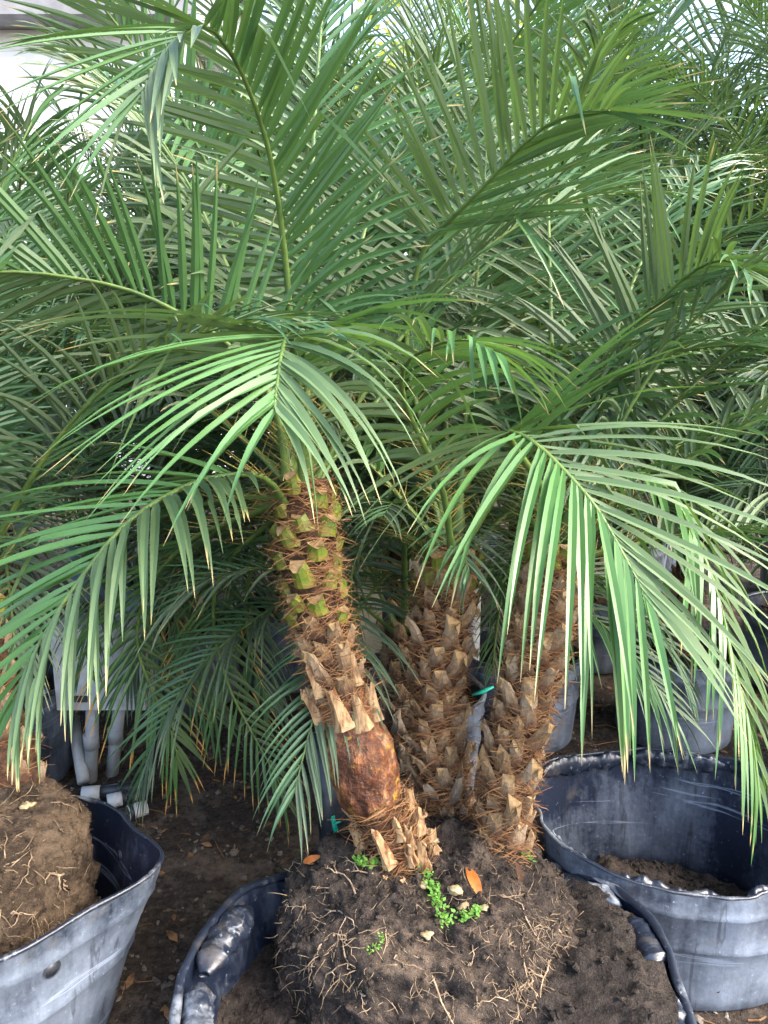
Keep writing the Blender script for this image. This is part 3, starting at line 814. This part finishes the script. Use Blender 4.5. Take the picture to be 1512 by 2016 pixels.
# the one over the empty tub
frond(p3, [c3 + Vector((0, -.02, -.05))] + px_path([(1075, 980, 1.46), (1020, 890, 1.40), (1000, 850, 1.33), (1050, 870, 1.25), (1110, 925, 1.19), (1175, 1000, 1.14), (1235, 1105, 1.10), (1275, 1180, 1.07)]), 32, .40, .0160, True, 'leaf_fresh', None, .36, (68, 18), 4, .48, .011, kinks=.06, torn=.08, droop2=.30)
# the small bow between the trunks
frond(p2, [c2 + Vector((0, -.02, -.05))] + px_path([(870, 960, 1.50), (800, 800, 1.42), (795, 725, 1.34), (835, 690, 1.27), (885, 672, 1.21), (930, 672, 1.15), (975, 695, 1.09)]), 22, .24, .0155, True, 'leaf_fresh', None, .36, (70, 24), 4, .65, .009)
# the long one that rises to the right
frond(p2, [c2 + Vector((0, .02, -.05))] + px_path([(850, 900, 1.68), (800, 700, 1.70), (830, 500, 1.66), (890, 430, 1.60), (960, 360, 1.54), (1020, 295, 1.48), (1075, 248, 1.42), (1140, 222, 1.35), (1200, 218, 1.28)]), 40, .34, .0150, True, 'leaf', (-.2, 1, .15), .34, (92, 24), 8, .12, .011, ang2=(42, 14), droop2=.12)
# the outer droop at the edge of the frame
frond(p3, [c3 + Vector((.02, 0, -.05))] + px_path([(1150, 990, 1.48), (1230, 930, 1.42), (1310, 960, 1.36), (1370, 1060, 1.31), (1415, 1180, 1.27), (1445, 1310, 1.24), (1475, 1430, 1.22), (1490, 1540, 1.21)]), 26, .26, .0150, True, 'leaf_fresh', None, .28, (52, 16), 4, .60, .010)
# the one bowing over at the right
frond(p3, [c3 + Vector((.02, .02, -.05))] + px_path([(1160, 900, 1.62), (1200, 740, 1.66), (1260, 640, 1.64), (1330, 562, 1.58), (1395, 518, 1.51), (1440, 516, 1.43), (1475, 545, 1.35)]), 34, .30, .0145, True, 'leaf', (-.1, 1, .3), .32, (70, 22), 8, .22, .010)
# two more that rise at the back
frond(p2, [c2 + Vector((0, .03, -.05))] + px_path([(880, 900, 1.8), (872, 650, 1.95), (880, 420, 2.0), (910, 270, 1.98), (960, 165, 1.92), (1025, 60, 1.84), (1090, -40, 1.75), (1150, -110, 1.66)]), 40, .34, .0150, False, 'leaf', (-.2, 1, .1), .30, (84, 22), 8, .12, .011, ang2=(46, 16))
frond(p1, [c1 + Vector((-.02, .03, -.05))] + px_path([(545, 780, 1.68), (490, 540, 1.78), (400, 310, 1.78), (290, 130, 1.74), (190, 0, 1.68), (100, -90, 1.6)]), 38, .32, .0150, False, 'leaf', (.2, 1, .1), .30, (80, 22), 8, .14, .011, ang2=(70, 20))
# ------------------------------------------------------------------ the other fronds of the clump
random.seed(33)
def crown(palm, c, specs, mat_leaf='leaf', w=.0135, Lm=.28, n=34, **kw):
    for (az, el, ln, sg) in specs:
        sd = rnd(-.25, .25)
        b = Vector(c) + Vector((math.sin(R(az)) * .02, math.cos(R(az)) * .02, -.05 + .05 * math.sin(R(el))))
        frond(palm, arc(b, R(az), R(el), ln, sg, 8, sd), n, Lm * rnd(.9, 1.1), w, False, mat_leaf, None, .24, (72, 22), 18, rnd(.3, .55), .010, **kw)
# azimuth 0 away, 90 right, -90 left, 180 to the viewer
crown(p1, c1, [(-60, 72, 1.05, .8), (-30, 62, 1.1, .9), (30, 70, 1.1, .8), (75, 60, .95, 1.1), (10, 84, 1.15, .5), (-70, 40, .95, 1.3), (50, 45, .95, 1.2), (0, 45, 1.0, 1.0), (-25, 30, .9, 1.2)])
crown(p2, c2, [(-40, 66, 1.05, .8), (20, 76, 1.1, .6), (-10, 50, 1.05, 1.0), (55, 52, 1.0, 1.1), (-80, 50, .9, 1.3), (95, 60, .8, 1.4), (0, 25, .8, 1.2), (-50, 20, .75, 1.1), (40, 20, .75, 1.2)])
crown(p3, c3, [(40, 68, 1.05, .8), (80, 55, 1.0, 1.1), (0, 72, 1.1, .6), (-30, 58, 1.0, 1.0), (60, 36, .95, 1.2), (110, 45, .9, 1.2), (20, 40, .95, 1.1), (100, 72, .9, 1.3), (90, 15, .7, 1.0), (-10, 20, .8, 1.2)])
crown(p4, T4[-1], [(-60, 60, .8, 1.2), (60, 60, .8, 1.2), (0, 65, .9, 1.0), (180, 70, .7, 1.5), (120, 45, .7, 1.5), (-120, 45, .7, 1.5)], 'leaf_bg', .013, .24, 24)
# low old fronds with yellow tips behind the leaning trunk
frond(p1, [c1 + Vector((-.04, .05, -.05))] + px_path([(500, 1010, 1.66), (380, 1060, 1.78), (290, 1160, 1.86), (270, 1270, 1.90), (305, 1370, 1.92), (340, 1450, 1.93), (352, 1510, 1.93)]), 30, .27, .0125, False, 'leaf_old', None, .32, (62, 16), 4, .45)
frond(p1, [c1 + Vector((-.02, .06, -.05))] + px_path([(540, 1020, 1.75), (440, 1120, 1.90), (420, 1230, 1.98), (450, 1350, 2.0), (500, 1450, 2.0), (545, 1530, 1.99), (560, 1570, 1.98)]), 28, .24, .0115, False, 'leaf_old', None, .30, (60, 16), 4, .45)
for q in ([(500, 1000, 1.7), (400, 1070, 1.9), (345, 1170, 2.05), (370, 1300, 2.10), (425, 1410, 2.12)], [(560, 1040, 1.8), (490, 1140, 2.0), (490, 1270, 2.1), (530, 1390, 2.12)],
          [(480, 980, 1.7), (340, 1010, 1.9), (230, 1080, 2.05), (180, 1180, 2.1), (170, 1290, 2.12)], [(540, 1000, 1.8), (450, 1040, 2.0), (400, 1120, 2.1), (300, 1230, 2.15), (250, 1340, 2.16)]):
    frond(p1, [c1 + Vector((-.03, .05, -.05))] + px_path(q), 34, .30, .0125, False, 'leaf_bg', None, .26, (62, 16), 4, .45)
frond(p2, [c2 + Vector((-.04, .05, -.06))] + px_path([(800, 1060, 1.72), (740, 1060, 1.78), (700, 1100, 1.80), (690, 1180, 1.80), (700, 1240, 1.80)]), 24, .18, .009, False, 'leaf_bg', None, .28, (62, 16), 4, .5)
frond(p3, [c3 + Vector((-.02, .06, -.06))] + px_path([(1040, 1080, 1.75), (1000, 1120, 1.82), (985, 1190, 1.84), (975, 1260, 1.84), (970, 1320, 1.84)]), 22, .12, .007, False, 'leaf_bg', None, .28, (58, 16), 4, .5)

# ------------------------------------------------------------------ palms of the rows behind: one of each kind, then copies
random.seed(55)
def copy_tree(o, parent=None):
    c = o.copy(); COL.objects.link(c); c.parent = parent
    for ch in [x for x in KIDS.get(o.name, [])]: copy_tree(ch, c)
    return c
KIDS = {}
def remember(o):
    KIDS[o.name] = list(o.children)
    for c in o.children: remember(c)
def row_palm(h, nf, seed, fl=1.2, lean=(0, 0), mat_leaf='leaf_bg', n=36, w=.0135, Lm=.30, low=84):
    random.seed(seed)
    root = empty('palm_tree', (0, 0, 0))
    top = Vector((lean[0], lean[1], h))
    palm_trunk(root, [Vector((0, 0, 0)), Vector((lean[0] * .3, lean[1] * .3, h * .35)), Vector((lean[0] * .7, lean[1] * .7, h * .7)), top], [.065, .055, .055, .055], True, max(6, int(h * 14)), 6, int(700 * h), lambda f: 'green' if f > .8 else 'tan', None, seed)
    for k in range(nf):
        az = k * 137.5 + rnd(-15, 15); f = k / nf
        el = 86 - low * f ** 1.1 + rnd(-8, 8); ln = fl * rnd(.85, 1.1)
        b = top + Vector((math.sin(R(az)) * .02, math.cos(R(az)) * .02, -.07 + .05 * (1 - f)))
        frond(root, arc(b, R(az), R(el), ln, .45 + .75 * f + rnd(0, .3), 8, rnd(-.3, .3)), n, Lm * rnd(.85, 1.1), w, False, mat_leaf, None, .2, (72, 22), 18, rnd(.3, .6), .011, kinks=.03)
    remember(root)
    return root
protoA = row_palm(.95, 26, 3, 1.25)
protoB = row_palm(1.25, 28, 8, 1.3, (.06, -.05))
protoC = row_palm(.62, 32, 13, 1.1, (-.04, .03))
protoD = row_palm(.55, 13, 17, 1.0, (-.05, .06), low=44)
GB = 'palms of the rows behind the clump'
ROWP = [  # proto, x, y, turn, scale, z, label
    (protoD, -.80, 1.52, 40, .92, .44, 'palm growing from the dry root ball in the pinched grey tub'),
    (protoB, -.42, 3.15, 75, 1.05, .28, 'tall palm with rusty brown crown fibre behind the leaning trunk'),
    (protoC, 1.08, 2.68, 140, .80, .28, 'young bushy palm growing in the round weathered pot'),
    (protoA, .50, 2.65, 200, 1.05, .28, None),
    (protoB, 1.75, 3.1, 260, 1.0, .28, None),
    (protoC, -1.25, 2.35, 310, 1.05, .28, None),
    (protoC, -.80, 2.95, 250, 1.0, .28, None),
    (protoC, .10, 2.3, 60, .85, .28, None),
    (protoC, 1.75, 2.3, 100, .95, .28, None),
    (protoB, .05, 3.7, 15, 1.1, .28, None),
    (protoA, .95, 3.75, 95, 1.15, .28, None),
    (protoA, -1.0, 3.5, 150, 1.0, .28, None),
    (protoC, -1.9, 3.1, 80, 1.2, .28, None),
    (protoB, 2.4, 4.3, 40, 1.15, .28, None),
    (protoC, -1.6, 4.3, 180, 1.2, .28, None),
    (protoC, -2.9, 4.2, 20, 1.3, .28, None),
    (protoA, 1.75, 4.9, 220, 1.2, .28, None),
    (protoB, .55, 5.0, 330, 1.15, .28, None),
    (protoB, 2.15, 3.5, 130, 1.15, .28, None),
    (protoB, 1.4, 4.3, 290, 1.25, .28, None),
    (protoC, .95, 3.35, 30, 1.0, .28, None),
]
used = set(); pot_src = None
def simple_pot(x, y, r, h, label, group):
    """pot of the rows behind: wall, rim and soil"""
    root = empty('nursery_pot', (x, y, 0)); tag(root, label, 'pot', group)
    return root
back_pot = None
for (pr, x, y, tn, sc, z, lab) in ROWP:
    o = pr if pr.name not in used else copy_tree(pr)
    if o is pr: used.add(pr.name)
    o.location = (x, y, z); o.rotation_euler = (0, 0, R(tn)); o.scale = (sc, sc, sc)
    kl = {protoA.name: 'middle sized', protoB.name: 'tall', protoC.name: 'short bushy', protoD.name: 'slim'}[pr.name]
    tag(o, lab or kl + ' dark green palm potted in the rows behind the clump', 'palm tree', None if lab else kl + ' ' + GB)
    if lab is None or 'rusty' in lab:
        if back_pot is None:
            back_pot, _ = pot('nursery_pot', (x, y, 0), .22, .22, .33, .88, 'x', 0, .03, 17, None, .27, mats=PM, lip=.009)
            remember(back_pot); bo = back_pot
        else:
            bo = copy_tree(back_pot)
        bo.location = (x, y, 0); bo.rotation_euler = (0, 0, R(tn))
        tag(bo, 'black pot of a palm in the rows behind the clump', 'pot', 'pots of the palm rows behind the clump')

# ------------------------------------------------------------------ things on the root balls
random.seed(77)
def weed(pxs, label, spread=.008, nl=46, ls=.0085):
    pts = []
    for (x, y) in pxs:
        p, n = hit(rb_bvh, x, y)
        if p is not None: pts.append(p + n * .003)
    if len(pts) < 2: return
    root = empty('weed', pts[0]); tag(root, label, 'weed', None)
    o = pts[0]
    P, _ = catmull([p - o for p in pts], 14)
    b = MB(); b.tube([Vector(p) for p in P], .0009, 5); link('stem', b.mesh('stem'), root, M['weed_stem'])
    lv = MB()
    for _ in range(nl):
        p = Vector(random.choice(P)) + Vector((rnd(-1, 1), rnd(-1, 1), rnd(0, 1.4))) * spread
        a = rnd(0, 6.28); d = Vector((math.cos(a), math.sin(a), rnd(-.1, .9))).normalized(); s = d.cross(Vector((rnd(-.4, .4), rnd(-.4, .4), 1))).normalized(); l = ls * rnd(.7, 1.4)
        lv.add([p, p + d * l * .5 + s * l * .32, p + d * l * .5 - s * l * .32, p + d * l], [(0, 2, 3, 1)], 0, [0, .3, .3, .6], [random.random()] * 4)
    tag(link('leaves', lv.mesh('leaves', False), root, M['weed']), kind='stuff')
weed([(700, 1700), (720, 1705), (745, 1703)], 'small tuft of bright green weed at the foot of the leaning trunk', .010, 90)
weed([(785, 1680), (790, 1705), (800, 1722)], 'upright sprig of green weed beside the peeled bark flakes', .007, 60)
weed([(820, 1690), (840, 1730), (856, 1760), (862, 1790), (872, 1815), (885, 1825)], 'trailing bright green weed running down the soil beside the orange leaf', .011, 260)
weed([(905, 1815), (925, 1808), (938, 1800)], 'little pale green seedling under the cream stones', .009, 60)
weed([(728, 1878), (745, 1866), (752, 1845)], 'short curved strand of green weed low on the root ball', .006, 60, .005)
weed([(1030, 1682), (1038, 1690)], 'tiny green seedling at the foot of the trunk by the empty tub', .008, 36)
def stone(px, py, r, label, group=None, bv=rb_bvh):
    p, n = hit(bv, px, py)
    if p is None: return
    bm = bmesh.new(); bmesh.ops.create_icosphere(bm, subdivisions=3, radius=r)
    for v in bm.verts: v.co *= .9 + .6 * fbm(v.co / r + Vector((px, py, 0)), 1.0, 4); v.co.z *= .7; v.co.x *= 1.15
    me = bpy.data.meshes.new('stone'); bm.to_mesh(me); bm.free(); me.polygons.foreach_set('use_smooth', [True] * len(me.polygons))
    o = link('stone', me, None, M['stone']); o.location = p + n * r * .1; tag(o, label, 'stone', group)
stone(897, 1750, .012, 'long cream stone on the root ball above the paired stones')
stone(914, 1787, .011, 'larger cream stone of the pair below the orange leaf', 'paired cream stones')
stone(953, 1788, .008, 'smaller cream stone of the pair, touching the orange leaf tip', 'paired cream stones')
stone(833, 1742, .008, 'small tan stone half under the trailing weed')
stone(840, 1838, .011, 'dull grey tan stone below the end of the trailing weed')
stone(853, 1655, .010, 'pale round stone at the back of the leaning trunk foot')
stone(53, 1587, .013, 'yellowish stone on top of the dry root ball in the grey tub', None, lb_bvh)
def leaf_thing(px, py, l, wd, m, label, bv, rot):
    p, n = hit(bv, px, py)
    if p is None: return
    b = MB(); V = []; F = []; k = 9
    for i in range(k):
        f = i / (k - 1); w_ = wd * math.sin(math.pi * min(1, .04 + f * .96)) ** .75 + .0004
        V += [(l * (f - .5), -w_, .006 * math.sin(f * 3.1) + w_ * .3), (l * (f - .5), 0, .006 * math.sin(f * 3.1)), (l * (f - .5), w_, .006 * math.sin(f * 3.1) + w_ * .3)]
    for i in range(k - 1): F += [(i * 3, i * 3 + 3, i * 3 + 4, i * 3 + 1), (i * 3 + 1, i * 3 + 4, i * 3 + 5, i * 3 + 2)]
    o = link('fallen_leaf', mesh('fallen_leaf', V, F), None, m)
    up = (n + Vector((0, -.7, .3))).normalized(); q = up.to_track_quat('Z', 'Y').to_matrix() @ Matrix.Rotation(rot, 3, 'Z')
    o.matrix_world = Matrix.Translation(p + n * .012) @ q.to_4x4(); tag(o, label, 'leaf')
leaf_thing(935, 1748, .066, .0105, M['orange_leaf'], 'orange dry leaf lying on the soil by the cream stones', rb_bvh, R(-62))
leaf_thing(625, 1692, .05, .007, M['orange_leaf'], 'rust brown dry leaf at the far shoulder of the root ball', rb_bvh, R(35))
leaf_thing(1008, 1715, .055, .008, M['stub_tan'], 'pale shred of dry leaf base below the trunk by the empty tub', rb_bvh, R(-80))

# ------------------------------------------------------------------ pipes, boxes and tags behind
bx = empty('utility_box', at_z(180, 1530, 0)); tag(bx, 'white utility box on four pale conduit pipes beside the hedge of palms', 'utility box')
o = Vector(bx.location)
b = MB(); p0 = at(118, 1392, 2.30) - o; p1_ = at(270, 1268, 2.30) - o
b.box((p0.x, -.06, p0.z), (p1_.x + .02, .07, p1_.z + .04)); link('housing', b.mesh('housing', False), bx, M['box_white'])
b = MB(); b.box((p0.x - .008, -.070, p1_.z + .042), (p1_.x + .028, .08, p1_.z + .062)); link('lid', b.mesh('lid', False), bx, M['box_white'])
b = MB(); b.box((p0.x + .06, -.066, p0.z + .03), (p0.x + .10, -.0605, p0.z + .05)); link('latch', b.mesh('latch', False), bx, M['black_pipe'])
for (xt, xb, m, r, yy) in ((112, 105, 'pvc_grey', .021, 0), (178, 180, 'pvc_grey', .021, -.02), (225, 212, 'pvc_grey', .021, .02), (80, 72, 'pvc', .019, -.02)):
    t_ = at(xt, 1380, 2.30) - o; bt = at(xb, 1535, 2.33) - o
    b = MB(); b.tube([Vector((t_.x, yy, p0.z + .01 if xt > 110 else p0.z + .05)), Vector((bt.x, yy, -.03))], r, 16)
    if xt != 80: b.tube([Vector((bt.x * .5 + t_.x * .5, yy, p0.z * .62)), Vector((bt.x * .5 + t_.x * .5, yy, p0.z * .62 - .05))], r + .004, 16)
    link('conduit', b.mesh('conduit'), bx, M[m])
lp = MB(); a_ = at_z(120, 1440, .16); b_ = at_z(165, 1540, .03); lp.tube([a_ + Vector((0, .1, 0)), b_], .02, 14)
tag(link('drain_pipe', lp.mesh('drain_pipe'), None, M['pvc_grey']), 'grey pipe leaning on the ground among the conduits', 'pipe')
for k, (xa, ya, xb, yb, lab) in enumerate(((250, 1555, 165, 1563, 'black pipe with a white coupling, the one farthest from the tub rim'), (262, 1567, 215, 1578, 'black pipe with a white coupling lying between the other two'), (240, 1605, 285, 1590, 'black pipe with a white coupling, the one beside the leaf tips'))):
    A = at_z(xa, ya, .035); B = at_z(xb, yb, .035); d = (B - A).normalized()
    if k == 0: A = A + Vector((.03, .02, 0))
    r_ = empty('pipe_fitting', A); tag(r_, lab, 'pipe fitting', 'pipe pieces behind the pinched tub')
    b = MB(); b.tube([Vector((0, 0, 0)) - d * .05, B - A - d * .045], .020, 14); b.tube([(B - A) * .3, (B - A) * .3 + d * .012], .024, 14); link('pipe', b.mesh('pipe'), r_, M['black_pipe'])
    b = MB(); b.tube([B - A - d * .05, B - A + d * .005], .0225, 16); link('coupling', b.mesh('coupling'), r_, M['pvc'])
# tall black sleeve behind the leaning trunk, with the teal tag
st = MB(); A = at(668, 1690, 1.66); B = at(640, 1440, 1.78)
st.tube([A, (A + B) / 2, B], .043, 24)
tag(link('irrigation_pipe', st.mesh('irrigation_pipe'), None, M['black_pipe']), 'thick black pipe standing behind the foot of the leaning trunk', 'pipe')
tg = empty('plant_stake', at(665, 1655, 1.57)); tag(tg, 'small teal plastic stake in front of the thick black pipe', 'stake')
o = Vector(tg.location)
b = MB(); u_ = at(655, 1608, 1.57) - o
b.tube([Vector((0, 0, -.01)), u_ * .5, u_], [.008, .0065, .006], 4, flat=.5); link('shaft', b.mesh('shaft', False), tg, M['teal'])
b = MB(); b.tube([u_ * .72, u_ * .72 + Vector((.016, -.002, .006))], [.004, .001], 4); b.tube([Vector((-.014, 0, -.012)), Vector((.014, 0, -.006))], .008, 6); link('barb', b.mesh('barb', False), tg, M['teal'])
tp = MB(); tp.tube([at(930, 1368, 2.0), at(950, 1362, 2.0), at(972, 1352, 2.0)], [.004, .007, .004], 5, flat=.4)
tag(link('teal_tag', tp.mesh('teal_tag'), None, M['teal']), 'teal plastic strip between the upright trunk and the shaggy trunk', 'tag')
o = at_z(745, 1340, 0); o.y = 3.0
bb = MB(); A = at(704, 1282, 3.0); B = at(752, 1160, 3.0); bb.box((A.x, 2.98, A.z), (B.x, 3.3, B.z)); 
bbo = empty('storage_box', (A.x, 3.1, 0)); tag(bbo, 'beige box on a dark stand seen between the trunks', 'box')
link('box_body', mesh('box_body', [Vector(v) - Vector((A.x, 3.1, 0)) for v in bb.V], bb.F, False), bbo, M['beige'])
b = MB(); wd = B.x - A.x
for xx in (.012, wd - .012):
    for yy in (-.10, .18): b.box((xx - .012, yy - .012, 0), (xx + .012, yy + .012, A.z))
link('stand', b.mesh('stand', False), bbo, M['black_pipe'])
wp = MB(); A = at(930, 1360, 2.6); wp.tube([Vector((A.x, 2.6, 0)), Vector((A.x, 2.6, .9))], .022, 14)
tag(link('white_post', wp.mesh('white_post'), None, M['pvc']), 'white pipe post standing between the clump trunks and the rows', 'post')

# ------------------------------------------------------------------ house, trees, hedge far behind
hs = empty('house', (-4.2, 8.0, 0)); tag(hs, 'white walled house with a grey upper band behind the palms', 'house')
def hb(name, a, b_, m):
    q = MB(); q.box(a, b_); return link(name, q.mesh(name, False), hs, M[m])
hb('wall', (-4.5, 0, 0), (2.3, 6, 4.3), 'wall_white')
hb('upper_band', (-4.7, -.35, 4.302), (2.5, 6.2, 5.3), 'fascia')
rf = MB(); rf.add([(-4.9, -.6, 5.302), (2.7, -.6, 5.302), (2.7, 6.4, 5.302), (-4.9, 6.4, 5.302), (-3.0, 2.9, 6.8), (.8, 2.9, 6.8)], [(0, 1, 5, 4), (1, 2, 5), (2, 3, 4, 5), (3, 0, 4), (3, 2, 1, 0)])
link('roof', rf.mesh('roof', False), hs, M['roof'])
for x in (.35, .95, 1.55, 2.05):
    wn = hb('window', (x - .16, -.37, 4.55), (x + .16, -.352, 5.1), 'wall_white')
    q = MB(); q.box((x - .12, -.38, 4.60), (x + .12, -.372, 5.05)); link('pane', q.mesh('pane', False), wn, M['glass_dark'])
for x in (-3, -.9):
    wn = hb('window', (x - .6, -.03, 1.2), (x + .6, -.002, 2.6), 'fascia')
    q = MB(); q.box((x - .53, -.04, 1.27), (x + .53, -.032, 2.53)); link('pane', q.mesh('pane', False), wn, M['glass_dark'])

def leafy_tree(loc, h, spread, m, label, seed, nl=5200, ls=.10, cat='tree', trunk=True, name='tree', group=None):
    random.seed(seed)
    root = empty(name, loc); tag(root, label, cat, group)
    b = MB(); clumps = []
    b.tube([Vector((0, 0, -.1)), Vector((.05, 0, h * .25)), Vector((.0, .05, h * .55)), Vector((.05, 0, h * .8))], [h * .025, h * .02, h * .014, h * .004], 10)
    for k in range(16):
        a = k * 2.4; z = h * rnd(.2, .6); l = spread * rnd(.6, 1.0); e = rnd(.2, .9)
        p = Vector((0, 0, z)); q = p + Vector((math.cos(a) * l * .5, math.sin(a) * l * .5, l * .35 * e)); s = p + Vector((math.cos(a) * l, math.sin(a) * l, l * .8 * e))
        b.tube([p, q, s], [h * .010, h * .006, .004], 6)
        for u in (.55, .8, 1.0, 1.1): clumps.append(p.lerp(s, u) + Vector((rnd(-.3, .3), rnd(-.3, .3), rnd(-.1, .4))) * spread * .4)
    for k in range(12): clumps.append(Vector((rnd(-.4, .4) * spread, rnd(-.4, .4) * spread, h * rnd(.65, 1.0))))
    link('trunk', b.mesh('trunk'), root, M['tree_bark'])
    lv = MB(); per = nl // len(clumps)
    for c in clumps:
        cr = spread * rnd(.16, .30)
        for _ in range(per):
            v = Vector((random.gauss(0, .5), random.gauss(0, .5), random.gauss(0, .4))) * cr
            p = c + v; 
            if p.z < .15: p.z = .15 + rnd(0, .2)
            d = Vector((rnd(-1, 1), rnd(-1, 1), rnd(-1, .4))).normalized(); s = d.orthogonal().normalized(); l = ls * rnd(.6, 1.3)
            s = Matrix.Rotation(rnd(0, 6.28), 3, d) @ s
            lv.add([p, p + d * l * .5 + s * l * .28, p + d * l, p + d * l * .5 - s * l * .28], [(0, 1, 2, 3)], 0, [0, .3, .6, .3], [random.random()] * 4)
    tag(link('crown', lv.mesh('crown', False), root, M[m]), kind='stuff')
    return root
leafy_tree((.6, 11, 0), 6.2, 2.4, 'tree_leaf', 'yellow green sunlit tree behind the palms beside the house', 1, 9000, .13)
leafy_tree((2.6, 12.5, 0), 6.0, 2.2, 'tree_leaf', 'yellow green tree between the sunlit tree and the red leaved tree', 2, 7000, .13)
leafy_tree((6.6, 11.0, 0), 6.6, 2.0, 'tree_leaf_red', 'thin tree with sparse red brown leaves against the sky', 3, 3200, .11)
for k, (x, y, h, lab) in enumerate(((3.6, 8.2, 2.6, 'dark green shrub beyond the rows, the one beside the red leaved tree'), (2.0, 8.8, 2.3, 'dark green shrub beyond the rows, in front of the yellow green trees'), (-.6, 7.6, 2.0, 'dark green shrub at the corner of the white house'), (5.2, 9.6, 2.4, 'dark green shrub beyond the rows, outermost from the house'))):
    leafy_tree((x, y, 0), h, 1.2, 'hedge_leaf', lab, 10 + k, 5200, .08, 'shrub', name='shrub')
